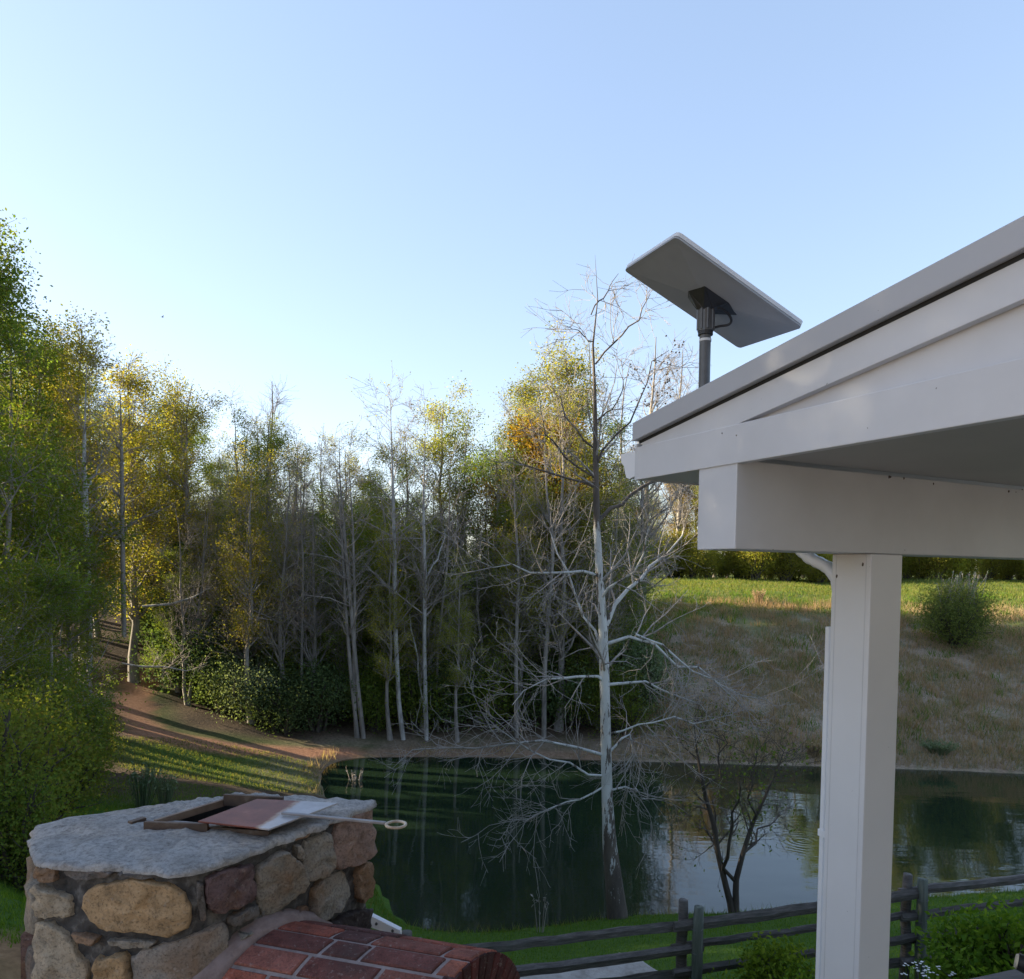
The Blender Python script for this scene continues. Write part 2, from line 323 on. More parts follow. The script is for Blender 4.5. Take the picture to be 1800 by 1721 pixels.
def make_proto(seed, H=14., r0=.16, tb0=.3, nb=26, blen=(2.4, 4.), bdev=.9, bup=.12, nsub=6, ntw=4, twl=(.35, .8), lper=8, lsig=.12, lsize=.1, bark=B_GREY, twig=B_TWIG, leaf=L_SPRING, wander=.25, lean=0., sublen=(.9, 1.7), tsides=7, stems=1, twr=.007, lenf=.65):
    rng = np.random.RandomState(seed); tk = 11; TP = []; TR = []
    for s in range(stems):
        tz = np.linspace(0, 1, tk); off = np.cumsum(rng.normal(size=(tk, 2))*wander*.35, 0); off -= off[0]
        a = rng.rand()*6.3; sp = (0 if stems == 1 else .07)*H*tz**.8
        h = H*(1-.12*s*rng.rand())
        TP.append(np.stack([off[:, 0]+lean*tz*H+np.cos(a)*sp, off[:, 1]+np.sin(a)*sp, tz*h-.25], -1))
        TR.append(r0*(1-.92*tz)**.9*(1+.5*np.exp(-tz*18))/stems**.4)
    TP = np.array(TP); TR = np.array(TR)
    b, br = spawn(rng, TP, TR, nb//stems, tb0, .95, blen, bdev, bup, 6, .14, .5, .012, lenfade=lenf, tpow=1.25)
    s1, sr = spawn(rng, b, br, nsub, .15, 1., (.32, .62), .75, .06, 5, .16, .55, twr*1.3, lenfade=.45, rel=True)
    parts = [(tubes(s1, sr, 3), 0)]
    tw, tr = spawn(rng, s1, sr, ntw, .15, 1., twl, .7, .05, 4, .18, .6, twr, lenfade=.3)
    parts.append((tubes(tw, tr, 3), 0))
    if lper: parts.append((leaves(rng, tw, lper, lsig, lsize), 1))
    v, f, mi = join([(tubes(TP, TR, tsides), 0), (tubes(b, br, 4), 0)])
    tm = mesh_np('trunk', v, f, [bark]); v, f, mi = join(parts)
    return tm, mesh_np('crown', v, f, [twig, leaf], mi), H
def place(proto, name, label, cat, x, y, s, rz, group=None, z=None, sx=1.):
    z = hz(x, y)-.05 if z is None else z
    o = thing(name, label, cat, (x, y, z), group, rz, (s*sx, s*sx, s)); link('trunk', proto[0], o); link('crown', proto[1], o); return o
def make_shrub(seed, w=1., h=1., n=2600, size=.09, leaf=L_DARK, nst=14, clump=.16, bark=B_DARK, asp=.6, top=1.):
    rng = np.random.RandomState(seed); a = rng.rand(nst)*2*PI; el = .25+1.2*rng.rand(nst)
    tip = np.stack([np.cos(a)*np.cos(el)*w*.75, np.sin(a)*np.cos(el)*w*.75, (.35+.6*np.sin(el))*h], -1)
    base = tip*[.08, .08, 0]; tt = np.linspace(0, 1, 5)[None, :, None]; P = base[:, None]*(1-tt)+tip[:, None]*tt+rng.normal(size=(nst, 5, 3))*.04*w; P[:, 0, 2] = -.15
    R = np.linspace(.03, .008, 5)[None].repeat(nst, 0)*max(w, h)
    s1, sr = spawn(rng, P, R, 7, .2, 1., (.3*w, .7*w), .8, .08, 4, .2, .6, .004*w, lenfade=.3)
    per = max(2, int(n/len(s1)))
    tm = mesh_np('trunk', *tubes_pair(P, R, 5), [bark]); v, f, mi = join([(tubes(s1, sr, 3), 0), (leaves(rng, s1, per, clump*w, size, asp, .1), 1)])
    return tm, mesh_np('crown', v, f, [bark, leaf], mi), h
def tubes_pair(P, R, n): v, f = tubes(P, R, n); return v, [f]
def make_cedar(seed, H=6., w=1.6, leaf=L_DARK, n=9000):
    rng = np.random.RandomState(seed); tz = np.linspace(0, 1, 8); TP = np.stack([0*tz, 0*tz, tz*H-.2], -1)[None]; TR = (.12*(1-.9*tz))[None]
    b, br = spawn(rng, TP, TR, 90, .04, .98, (w*.8, w*1.25), 1.25, .05, 5, .08, .4, .01, lenfade=.8)
    v, f, mi = join([(tubes(b, br, 3), 0), (leaves(rng, b, n//90, .13, .13, .45, .15), 1)])
    return mesh_np('trunk', *tubes_pair(TP, TR, 6), [B_DARK]), mesh_np('crown', v, f, [B_DARK, leaf], mi), H
PROTO = dict(
    leafA=[make_proto(10+i, lper=13, lsize=.085, lsig=.18, nb=44, blen=(1.6, 3.4), lenf=.45) for i in range(3)],
    leafB=[make_proto(20+i, lper=24, lsize=.085, lsig=.2, leaf=L_GREEN, nb=32, tb0=.12, blen=(2.2, 3.6), nsub=6, lenf=.4) for i in range(3)],
    bare=[make_proto(30+i, lper=0, nb=32, tb0=.22, ntw=6, twl=(.5, 1.1), bdev=.75, bup=.16, stems=1+(i == 2), twig=B_TWIG) for i in range(3)],
    bud=[make_proto(40+i, lper=4, lsize=.07, lsig=.12, nb=32, tb0=.22, ntw=6, lenf=.45, twl=(.4, 1.), bdev=.8, bup=.14, twig=B_TWIG) for i in range(3)],
    orange=[make_proto(50, lper=18, lsize=.09, lsig=.2, leaf=L_ORANGE, nb=48, H=11, tb0=.2)],
    poplar=[make_proto(60+i, lper=15, lsize=.09, lsig=.2, nb=64, tb0=.2, blen=(1.5, 3.4), bdev=.75, bup=.2, H=16, lenf=.5) for i in range(2)],
    big=[make_proto(70+i, lper=27, lsize=.085, lsig=.17, leaf=L_LEFT, nb=34, tb0=.12, blen=(3., 4.8), nsub=7, H=13, bup=.08) for i in range(2)],
    dark=[make_shrub(80+i, 1.6, 2.2, 10000, .08, [L_DARK, L_GREEN, L_DARK][i]) for i in range(3)],
    hedge=[make_shrub(97+i, 1.8, 2.6, 12000, .09, L_SPRING) for i in range(2)],
    sage=[make_shrub(85+i, 1.5, 1.9, 10000, .065, L_SAGE) for i in range(2)],
    green=[make_shrub(90+i, 1.8, 2.6, 12000, .075, L_LEFT) for i in range(2)],
    cedar=[make_cedar(95)],
)
R_ = random.Random(3)
def tree_px(kind, name, label, cat, px, d, topy, group=None, var=None, sx=1.):
    x = (px-PPX)/FPX*d; P = at(px, 1000, d); x = P[0]; z = hz(x, d)-.05; top = at(px, topy, d)[2]
    pr = PROTO[kind][var if var is not None else R_.randrange(len(PROTO[kind]))]
    return place(pr, name, label, cat, x, d, max(.15, (top-z)/pr[2]), R_.random()*6.28, group, z, sx)
# skyline of the wood, measured
SKX = [-200, 0, 60, 130, 200, 260, 330, 400, 470, 520, 580, 640, 700, 780, 830, 870, 920, 980, 1040, 1090]
SKY_ = [420, 560, 590, 590, 620, 690, 690, 750, 680, 740, 780, 775, 775, 715, 770, 740, 660, 625, 640, 720]
G_ = 'trees of the wood behind the pond'
LM = [(200, 'at the left edge'), (300, 'above the dirt track'), (420, 'left of the grey bank bush'), (520, 'above the grey bank bush'), (600, 'left of the three leaning trunks'), (670, 'behind the three leaning trunks'), (780, 'behind the two pale trunks'), (880, 'right of the white trunk'), (1000, 'behind the left sycamore limbs'), (1080, 'behind the sycamore trunk'), (1230, 'between sycamore and pavilion'), (1460, 'behind the pavilion beam'), (1620, 'behind the pavilion post'), (9999, 'right of the pavilion post')]
def where(px): return next(t_ for a_, t_ in LM if px < a_)
ROWN = ['front row', 'second row', 'third row', 'fourth row', 'fifth row', 'last row', 'far horizon row']
LAB = dict(leafA=('spring_tree', 'thin yellow green tree'), leafB=('green_tree', 'full green tree'),
           bare=('bare_tree', 'leafless grey tree'), bud=('budding_tree', 'twiggy budding tree'))
rows = [(31.5, 11, 40), (34, 15, 20), (37.5, 17, 0), (42, 18, -10), (47, 18, -25), (53, 16, -20), (84, 34, 0)]
for ri, (d, n, dy) in enumerate(rows):
    for k in range(n):
        px = 215+(1120-215)*(k+.5+R_.uniform(-.4, .4))/n if ri < 2 else -60+(1150+60)*(k+.5+R_.uniform(-.4, .4))/n
        dd = d+R_.uniform(-1.2, 1.2)*(1 if ri < 6 else 8)
        if (ri == 4 and px > 760) or (ri == 5 and px > 560): continue
        if ri < 3 and 225 < px < 300: continue
        top = R_.uniform(850, 905) if ri == 6 else np.interp(px, SKX, SKY_)+R_.uniform(0, 130 if ri > 1 else 190)+(60 if ri < 2 else 0)
        pool = ['bare', 'bud', 'bud', 'leafA'] if ri < 2 else ['leafA', 'leafA', 'leafB', 'bud', 'bare', 'leafB']
        kd = R_.choice(pool)
        tree_px(kd, LAB[kd][0], LAB[kd][1]+', '+ROWN[ri]+' of the wood, '+where(px), 'tree', px, dd, top, {'leafA': 'sparse spring trees in the wood', 'leafB': 'green leaved trees in the wood', 'bare': 'leafless trees in the wood', 'bud': 'budding trees in the wood'}[kd])
for i in range(42):
    px = 230+(1100-230)*(i+R_.random())/42; d = R_.uniform(32.5, 45); kd = R_.choice(['leafB', 'leafA', 'leafB', 'bud'])
    if 225 < px < 310 and d < 39: continue
    tree_px(kd, 'sapling', {'leafA': 'thin yellow green', 'leafB': 'leafy green', 'bud': 'twiggy'}[kd]+' sapling under the taller trees, '+where(px), 'tree', px, d, R_.uniform(840, 1010), 'saplings under the taller trees', sx=1.5)
# trees that stand out on the skyline
for kd, px, d, ty, nm, lb, var in (
    ('poplar', 985, 40, 612, 'poplar_tree', 'tall yellow green tree rising behind the bare white sycamore, tallest of the centre', 0),
    ('poplar', 915, 41, 655, 'poplar_tree', 'narrow yellow green tree just left of the tallest centre tree', 1),
    ('orange', 965, 36, 745, 'orange_leaved_tree', 'small tree with orange yellow leaves below the tallest centre tree', 0),
    ('leafA', 785, 38, 700, 'spring_tree', 'pointed sparse leafed tree standing highest above the middle of the wood', 1),
    ('bare', 470, 41, 658, 'bare_tree', 'wide crowned leafless tree rising pale against the sky at left centre', 0),
    ('bare', 430, 43, 720, 'bare_tree', 'leafless tree leaning beside the wide crowned bare one at left centre', 2),
    ('leafA', 330, 36, 668, 'spring_tree', 'slim tree with thin leaves standing above the dirt track', 0),
    ('poplar', 235, 33, 636, 'poplar_tree', 'yellow green tree on the skyline above the track, right of the left grove', 0),
    ('leafA', 270, 37, 700, 'spring_tree', 'thin yellowing tree between the skyline poplar and the track', 2),
    ('poplar', 150, 30, 572, 'poplar_tree', 'tall yellow green tree with rounded top in the left grove', 1),
    ('poplar', 85, 28, 590, 'poplar_tree', 'yellow green tree filling the left grove beside the tallest dark crown', 0),
    ('leafB', 860, 36, 760, 'green_tree', 'dense green tree behind the left limbs of the white sycamore', 1),
    ('leafB', 700, 37, 790, 'green_tree', 'broad green crown behind the two pale trunks at the far bank', 2),
    ('bare', 1130, 44, 585, 'sycamore_tree', 'leafless tree hung with dark seed balls beside the pavilion roof', 1),
    ('bare', 1190, 70, 610, 'bare_tree', 'leafless fine twigged tree behind the satellite dish pole', 0),
    ('bare', 1075, 45, 600, 'bare_tree', 'leafless fine twigged tree behind the top of the white sycamore', 2)):
    o = tree_px(kd, nm, lb, 'tree', px, d, ty, None, var, 1.35 if kd in ('poplar', 'orange') else 1.1)
    if 'seed balls' in lb:
        rng = np.random.RandomState(4); cm = PROTO['bare'][1][1]; co = np.empty(len(cm.vertices)*3, np.float32); cm.vertices.foreach_get('co', co); co = co.reshape(-1, 3)
        co = co[(co[:, 2] > 8)]; sel = co[rng.choice(len(co), 110)]-[0, 0, .08]
        oc = np.array([(1, 0, 0), (-1, 0, 0), (0, 1, 0), (0, -1, 0), (0, 0, 1), (0, 0, -1)])*.055
        fc = np.array([(0, 2, 4), (2, 1, 4), (1, 3, 4), (3, 0, 4), (2, 0, 5), (1, 2, 5), (3, 1, 5), (0, 3, 5)])
        sb = link('seed_balls', mesh_np('seed_balls', (sel[:, None]+oc[None]).reshape(-1, 3), [(fc[None]+6*np.arange(len(sel))[:, None, None]).reshape(-1, 3)], [B_DARK]), o); sb['kind'] = 'stuff'
# left grove, nearer
for kd, px, d, ty, lb, var in (
    ('big', -75, 17, 430, 'tallest dark leafy tree at the left edge, reaching high into the sky', 0),
    ('big', 10, 21, 610, 'dense green tree at the left edge below the tallest crown', 1),
    ('big', 85, 23, 800, 'dense bright green tree left of the dirt track', 0),
    ('big', -40, 16, 900, 'low spreading green tree at the left edge above the stone chimney', 1),
    ('big', 120, 25.5, 900, 'green tree whose branches hang over the start of the dirt track', 1),
    ('big', 60, 18.5, 1010, 'low bushy green tree behind the stone chimney', 0)):
    tree_px(kd, 'leafy_tree', lb, 'tree', px, d, ty, None, var, {0: 1, 1: 1}[var]*(1 if ty < 700 else 1.25))
# trees beyond the left edge of the picture that keep the evening sun off the terrace
for i, (x, y, H) in enumerate([(-13, 9, 14), (-16, 13, 15), (-15.5, 6.5, 15), (-19, 9, 17), (-21, 16, 18), (-20, 20, 15), (-24, 24, 16), (-27, 12, 19), (-25, 30, 15), (-17, 10, 17), (-13.5, 6, 15), (-22, 12, 19), (-18.5, 5, 17), (-15, 11.5, 16), (-24, 8, 20), (-17, 23, 14), (-18.5, 27, 15), (-21, 26, 17), (-22.5, 30, 17), (-18, 19, 15)]):
    pr = PROTO['big'][i % 2]; place(pr, 'leafy_tree', 'leafy green tree of the grove beyond the left edge of the view', 'tree', x, y, H/pr[2], i*1.7, 'grove beyond the left edge', sx=1.1)
# shrubs under the wood
k = 0
for px, d, w, kd, lb in (
    (440, 31.6, 1.35, 'sage', 'grey green rounded bush at the far bank beside the track'), (340, 33.5, 1.3, 'sage', 'grey green feathery bush above the bend of the dirt track'),
    (500, 31, 1.1, 'dark', 'low dark bush right of the grey green bank bush'), (560, 31.5, 1.2, 'dark', 'dark bush left of the three leaning trunks'), (655, 32, 1.1, 'dark', 'dark bush right of the three leaning trunks'),
    (730, 32.5, 1.3, 'green', 'green bush between the two pale bank trunks'), (800, 32.5, 1.3, 'dark', 'dark bush behind the drooping left limbs of the sycamore'), (870, 33, 1.4, 'green', 'green bush on the far bank left of the sycamore trunk'),
    (390, 32, 1.2, 'dark', 'dark bush against the left side of the grey green bank bush'), (1120, 33, 1.7, 'sage', 'wide grey green bush just right of the sycamore trunk'), (1090, 31.5, 1.0, 'green', 'green bush at the water behind the sycamore trunk'),
    (960, 33.5, 1.3, 'dark', 'dark bush at the far bank left of the sycamore'), (1030, 33, 1.3, 'green', 'green bush hidden behind the sycamore trunk')):
    P = at(px, 1000, d); pr = PROTO[kd][k % len(PROTO[kd])]; k += 1
    place(pr, 'bush', lb, 'bush', P[0], d, w, k*1.3)
for i in range(60):
    d = R_.uniform(33, 48); px = R_.uniform(280, 1120); kd = R_.choice(['dark', 'dark', 'green']); P = at(px, 1000, d)
    place(R_.choice(PROTO[kd]), 'understory_bush', f'leafy bush under the trees {where(px)}, '+('near the bank' if d < 37 else 'half way up' if d < 42 else 'deep inside'), 'bush', P[0], d, R_.uniform(.9, 1.7), R_.random()*6, 'bushes under the trees of the wood')
for i, (px, d, w) in enumerate([(10, 13.5, .9), (80, 15, .85), (110, 19, .9), (-50, 11.5, .9), (30, 11, .65), (150, 22.5, .65), (90, 21, 1.1), (50, 17, 1.0), (0, 19, 1.3)]):
    P = at(px, 1000, d); place(PROTO['green'][i % 2], 'bush', ['low green bush left of the stone chimney cap', 'green bush rising above the back of the chimney cap', 'green bush at the foot of the grove beside the track', 'bush at the left edge below the low spreading tree', 'small bush right behind the chimney corner', 'small green bush on the left verge of the track', 'wide bush behind the verge bush of the track', 'bush in the middle of the left thicket', 'large bush deep in the left thicket'][i], 'bush', P[0], d, w, i*2.1, 'bushes of the left thicket')
for i in range(34):
    px = 300+i*15+R_.uniform(-8, 8); d = R_.uniform(50, 60); P = at(px, 1000, d)
    place(R_.choice(PROTO['green']), 'ridge_bush', 'green bush on the ridge behind the wood '+where(px), 'bush', P[0], d, R_.uniform(1.2, 2.1), i, 'bushes on the ridge behind the wood')
P = at(312, 1000, 36); place(PROTO['cedar'][0], 'cedar_tree', 'dark evergreen cedar standing above the bend of the dirt track', 'tree', P[0], 36, 1.05, 0, sx=1.25)
P = at(270, 1000, 38); place(PROTO['cedar'][0], 'cedar_tree', 'smaller dark cedar left of the cedar above the track', 'tree', P[0], 38, .85, 2, sx=1.3)
# tree line across the field
LABF = dict(leafA='yellow green tree', leafB='green tree', bud='budding tree', bare='leafless tree', orange='orange leaved tree', big='dense leafy tree')
for i in range(40):
    px = 1100+i*20+R_.uniform(-8, 8); d = R_.uniform(68, 77); kd = R_.choice(['leafA', 'leafB', 'leafA', 'big', 'orange', 'bud']) if px < 1400 else R_.choice(['leafB', 'big', 'leafB', 'leafA'])
    top = R_.uniform(800, 890) if px < 1240 else R_.uniform(760, 850) if px < 1450 else R_.uniform(680, 770)
    tree_px(kd, 'field_edge_tree', LABF[kd]+' across the sunlit field '+where(px), 'tree', px, d, top, 'trees across the field')
for i in range(34):
    px = 1090+i*22+R_.uniform(-9, 9); d = R_.uniform(65, 69); P = at(px, 1000, d)
    place(PROTO['hedge'][i % 2], 'hedge_bush', 'low bush across the field '+where(px), 'bush', P[0], d, R_.uniform(.9, 1.6), i, 'bushes across the field')
# ---- trees whose stems are followed one by one
def guided(name, label, bark, twig, d, stems, limbs, seed, group=None, bare=1., leaf=None, subn=9, cat='tree', zl=.8, grow=1.0, z0=None, dvar=1.3, twr=.006, lper=1, sub=(.5, 1.5), tn=(5, 2), ttop=1., nlow=99):
    rng = np.random.RandomState(seed)
    def W(path, dd=0.):
        n = len(path); return np.array([list(at(q[0], q[1], d+dd*(i/(n-1))))+[q[2]*d/FPX*.5] for i, q in enumerate(path)])
    tr = [resample(W(s), 16) for s in stems]
    for s in tr: s[-5:, 3] *= np.linspace(1, .3, 5)
    b0 = tr[0][0, :3].copy(); g = hz(b0[0], b0[1])
    for s in tr:
        if s[0, 2] < g+.6: s[0, 2] = min(s[0, 2], g-.25)
    lb = []
    for l in limbs:
        a = resample(W(l, rng.uniform(-dvar, dvar)), 8); a[1:-1, :3] += rng.normal(size=(6, 3))*.045; lb.append(a)
    TP = np.array(tr); parts = [(tubes(TP[:, :, :3], TP[:, :, 3], 10), 0)]
    if lb: LP = np.array(lb); parts.append((tubes(LP[:, :, :3], LP[:, :, 3], 6), 0))
    o = thing(name, label, cat, tuple(b0), group)
    v, f, mi = join(parts); tme = mesh_np('trunk', v-b0, f, [bark]); link('trunk', tme, o)
    hi = TP[:, 5:]; A, AR = spawn(rng, hi[:, :, :3], hi[:, :, 3], int(16*bare), 0., ttop, (.8*grow, 2.0*grow), .9, .05, 5, .16, .4, .008, lenfade=.4)
    if lb:
        for Lq, nq, sq in ((LP[:nlow], subn, sub), (LP[nlow:], 5, (.4, 1.2))):
            if len(Lq): A2, A2R = spawn(rng, Lq[:, :, :3], Lq[:, :, 3], nq, .15, 1., sq, .8, .02, 5, .2, .55, .008, lenfade=.3); A = np.concatenate([A, A2]); AR = np.concatenate([AR, A2R])
    T1, T1R = spawn(rng, A, AR, tn[0], .15, 1., (.35, 1.05), .75, .02, 4, .2, .6, twr, lenfade=.3)
    T2, T2R = spawn(rng, T1, T1R, tn[1], .2, 1., (.2, .5), .7, .03, 3, .15, .7, twr*.8, lenfade=.3)
    parts = [(tubes(A, AR, 4), 0), (tubes(T1, T1R, 3), 0), (tubes(T2, T2R, 3), 0)]
    ms = [twig]
    if leaf: parts.append((leaves(rng, T2, lper, .05, .07), 1)); ms.append(leaf)
    v, f, mi = join(parts); link('crown', mesh_np('crown', v-b0, f, ms, mi), o)
    return o
# the white sycamore by the water: pale below, brown on top, flaking at the foot
sm, t, p = mat('sycamore_bark'); v = coords(t, (1, 1, .35)); n = noise(t, v, 3.2, 7, .7); n3 = noise(t, coords(t, (1, 1, .22)), 6.5, 5, .75)
sx_ = nd(t, 'ShaderNodeSeparateXYZ'); t.links.new(coords(t), sx_.inputs[0])
def zmap(a, b, c_, d_): 
    q = nd(t, 'ShaderNodeMapRange'); q.inputs['From Min'].default_value = a; q.inputs['From Max'].default_value = b; q.inputs['To Min'].default_value = c_; q.inputs['To Max'].default_value = d_; t.links.new(sx_.outputs[2], q.inputs['Value']); return q.outputs[0]
def addn(a, b): q = nd(t, 'ShaderNodeMath', operation='ADD'); t.links.new(a, q.inputs[0]); t.links.new(b, q.inputs[1]); return q.outputs[0]
pale = ramp(t, n, [(.3, (.3, .3, .29)), (.6, (.52, .525, .515))]); brown = ramp(t, n, [(.3, (.05, .04, .034)), (.7, (.13, .105, .085))])
cc = mix(t, ramp(t, addn(n3, zmap(.0, 3.0, .24, -.015)), [(.535, (0, 0, 0)), (.575, (1, 1, 1))]), pale, brown)
lv = nd(t, 'ShaderNodeVectorMath', operation='LENGTH'); mm = nd(t, 'ShaderNodeVectorMath', operation='MULTIPLY'); mm.inputs[1].default_value = (1, 1, 0); t.links.new(coords(t), mm.inputs[0]); t.links.new(mm.outputs[0], lv.inputs[0])
cc = mix(t, ramp(t, addn(n3, lv.outputs['Value']), [(0, (0, 0, 0)), (1, (0, 0, 0))]), cc, brown) if False else mix(t, ramp(t, (lambda q: (t.links.new(lv.outputs['Value'], q.inputs['Value']), q.outputs[0])[1])(nd(t, 'ShaderNodeMapRange', **{'From Min': .7, 'From Max': 3.2})), [(0, (0, 0, 0)), (1, (.75,)*3)]), cc, (.2, .175, .155))
cc = mix(t, ramp(t, addn(n3, zmap(7.6, 9.6, -.4, .5)), [(.5, (0, 0, 0)), (.6, (1, 1, 1))]), cc, brown)
t.links.new(cc, p.inputs['Base Color']); p.inputs['Roughness'].default_value = .85; t.links.new(bump(t, n3, .6, .03), p.inputs['Normal'])
SY = [(1088, 1640, 46), (1081, 1570, 36), (1071, 1480, 27), (1067, 1400, 21), (1065, 1300, 20), (1063, 1200, 19), (1060, 1100, 17), (1053, 1000, 14), (1048, 900, 13), (1047, 800, 10), (1046, 700, 8), (1042, 600, 6), (1039, 553, 5), (1050, 528, 4), (1059, 500, 3), (1058, 470, 2), (1046, 448, 1)]
SL = [[(1052, 1012, 8), (1038, 1004, 7), (975, 1005, 6), (914, 1006, 5), (899, 994, 3), (860, 997, 2), (838, 985, 1)],
      [(1066, 1100, 11), (1071, 1075, 10), (1096, 1054, 9), (1111, 1030, 8), (1138, 1006, 7), (1156, 989, 6), (1192, 951, 4), (1207, 906, 2)],
      [(1064, 1133, 9), (1090, 1118, 8), (1117, 1115, 7), (1141, 1136, 6.5), (1177, 1160, 6), (1217, 1175, 5), (1253, 1196, 4), (1283, 1211, 3), (1350, 1230, 1)],
      [(1117, 1115, 5), (1150, 1127, 5), (1180, 1145, 4.5), (1217, 1172, 4), (1260, 1205, 3), (1295, 1232, 1.5)],
      [(1064, 1204, 8), (1102, 1199, 6), (1141, 1198, 5), (1177, 1217, 4.5), (1207, 1229, 4), (1232, 1247, 3), (1250, 1257, 2), (1268, 1278, 1)],
      [(1064, 1200, 8), (1041, 1187, 6.5), (1005, 1192, 6), (975, 1195, 5), (951, 1195, 4), (932, 1202, 3), (900, 1240, 1.5)],
      [(1064, 1328, 8), (1053, 1323, 6), (1011, 1311, 5.5), (981, 1303, 5), (930, 1305, 4.5), (860, 1318, 4), (800, 1312, 3.5), (740, 1310, 3), (710, 1325, 2), (688, 1352, 1)],
      [(1066, 1364, 6), (1023, 1350, 5), (981, 1335, 4), (930, 1314, 3), (890, 1290, 2), (850, 1255, 1)],
      [(1068, 1325, 6), (1087, 1299, 5.5), (1099, 1287, 5), (1109, 1296, 3.5), (1108, 1323, 2.5), (1098, 1360, 1.5)],
      [(1066, 1290, 5), (1087, 1284, 4.5), (1126, 1276, 4), (1162, 1267, 4), (1192, 1264, 3.5), (1241, 1267, 2.5), (1283, 1276, 1)],
      [(1068, 1402, 6), (1090, 1383, 4.5), (1111, 1386, 4), (1132, 1405, 2.5), (1156, 1402, 1)],
      [(1066, 1380, 5), (1030, 1400, 4), (980, 1415, 3), (930, 1440, 2), (893, 1440, 1)],
      [(1056, 1054, 7), (1068, 1033, 6), (1096, 1018, 5), (1120, 988, 4), (1135, 945, 3), (1150, 890, 1.5)],
      [(1058, 1150, 7), (1041, 1108, 6), (1017, 1057, 5), (993, 1000, 4), (975, 960, 3), (950, 905, 1.5)],
      [(1047, 640, 4), (1088, 594, 3.5), (1118, 564, 3), (1143, 517, 1.5)], [(1042, 600, 3), (1020, 584, 2.5), (996, 573, 1)],
      [(1048, 858, 6), (1017, 840, 5), (955, 831, 4), (927, 820, 3), (900, 807, 1.5)], [(1047, 840, 5), (993, 801, 4), (974, 777, 3), (955, 739, 1.5)],
      [(1047, 790, 4.5), (1009, 752, 4), (985, 722, 3), (968, 676, 2), (949, 637, 1)], [(1048, 820, 5), (1077, 777, 4.5), (1105, 749, 4), (1127, 706, 3), (1154, 637, 2), (1176, 616, 1)],
      [(1050, 918, 9), (1075, 900, 8.5), (1107, 878, 8), (1132, 859, 7.5), (1165, 842, 7), (1205, 815, 4)], [(1046, 750, 4), (1075, 717, 3), (1091, 684, 2), (1105, 659, 1)],
      [(1039, 553, 3), (1058, 522, 3), (1075, 504, 2), (1087, 481, 1)]]
guided('sycamore_tree', 'large white barked sycamore, leafless, standing at the near edge of the pond', sm, B_TW2, 15.6, [[(a_, b_, c_*.92) for a_, b_, c_ in SY]], [[(a_, b_, c_*.8) for a_, b_, c_ in l_] for l_ in SL], 7, bare=.8, subn=12, dvar=1.0, twr=.0058, sub=(.5, 2.2), tn=(5, 2), ttop=.7, nlow=14)
guided('small_tree', 'small dark forked tree at the water beside the split rail fence', B_DARK, B_DARK, 15.9,
       [[(1290, 1610, 14), (1277, 1562, 11), (1262, 1500, 10), (1255, 1450, 9), (1240, 1400, 7), (1230, 1350, 6), (1222, 1300, 4), (1220, 1262, 2)],
        [(1294, 1610, 13), (1293, 1550, 11), (1306, 1500, 9), (1322, 1450, 7), (1345, 1400, 5), (1368, 1350, 3.5), (1385, 1300, 2)]],
       [[(1291, 1548, 7), (1283, 1500, 6), (1290, 1440, 4), (1302, 1385, 2)], [(1262, 1500, 6), (1250, 1470, 4), (1225, 1440, 2)], [(1306, 1500, 6), (1330, 1470, 4), (1372, 1430, 1.5)], [(1240, 1400, 5), (1262, 1350, 3), (1270, 1290, 1.5)], [(1322, 1450, 5), (1318, 1390, 3), (1330, 1320, 1.5)]],
       9, leaf=L_GREEN, subn=8, bare=1.1, grow=.7, twr=.005, sub=(.3, .9))
guided('pale_tree', 'group of three leaning grey trunks on the far bank', B_GREY, B_TWIG, 31, [[(640, 1308, 9), (628, 1200, 8), (618, 1080, 7), (606, 950, 6), (598, 850, 4), (596, 770, 2)], [(630, 1308, 8), (618, 1200, 7), (608, 1080, 6), (600, 920, 4.5), (588, 800, 2)], [(626, 1306, 7), (622, 1180, 6), (624, 1060, 5), (620, 920, 4), (612, 800, 2)]], [], 11, bare=2.2, grow=1.5, twr=.008, leaf=L_SPRING)
guided('pale_tree', 'pale grey trunk right of the three leaning trunks on the bank', B_PALE, B_TWIG, 31, [[(710, 1306, 9), (701, 1240, 8), (695, 1100, 8), (693, 950, 7), (690, 840, 5), (688, 760, 3), (686, 700, 1.5)]], [], 12, bare=3, grow=1.6, twr=.008, leaf=L_SPRING)
guided('pale_tree', 'slender white trunk left of the sycamore limbs on the bank', B_PALE, B_TWIG, 31, [[(750, 1304, 8), (746, 1150, 7), (747, 1000, 6), (744, 900, 5), (746, 800, 3), (748, 730, 1.5)]], [[(746, 1260, 4), (732, 1150, 3), (720, 1080, 2)], [(746, 1020, 4), (770, 980, 3), (782, 930, 1.5)]], 13, bare=3, grow=1.5, twr=.008)
guided('pale_tree', 'grey trunk behind the left limbs of the sycamore', B_GREY, B_TWIG, 31.5, [[(908, 1306, 8), (907, 1150, 7), (912, 1000, 5), (905, 900, 4), (903, 800, 2)]], [], 14, bare=2, grow=1.5, twr=.008)
guided('pale_tree', 'grey trunk close to the left of the white sycamore', B_GREY, B_TWIG, 31.5, [[(956, 1306, 9), (957, 1180, 8), (966, 1050, 7), (973, 960, 6), (960, 860, 4), (957, 760, 2)]], [], 15, bare=2, grow=1.5, twr=.008)
guided('pale_tree', 'thin grey trunk in the wood between track and bank', B_GREY, B_TWIG, 32, [[(538, 1290, 6), (530, 1180, 5), (533, 1000, 4), (528, 880, 3), (530, 800, 1.5)]], [], 16, bare=2, grow=1.4, twr=.008, leaf=L_SPRING)
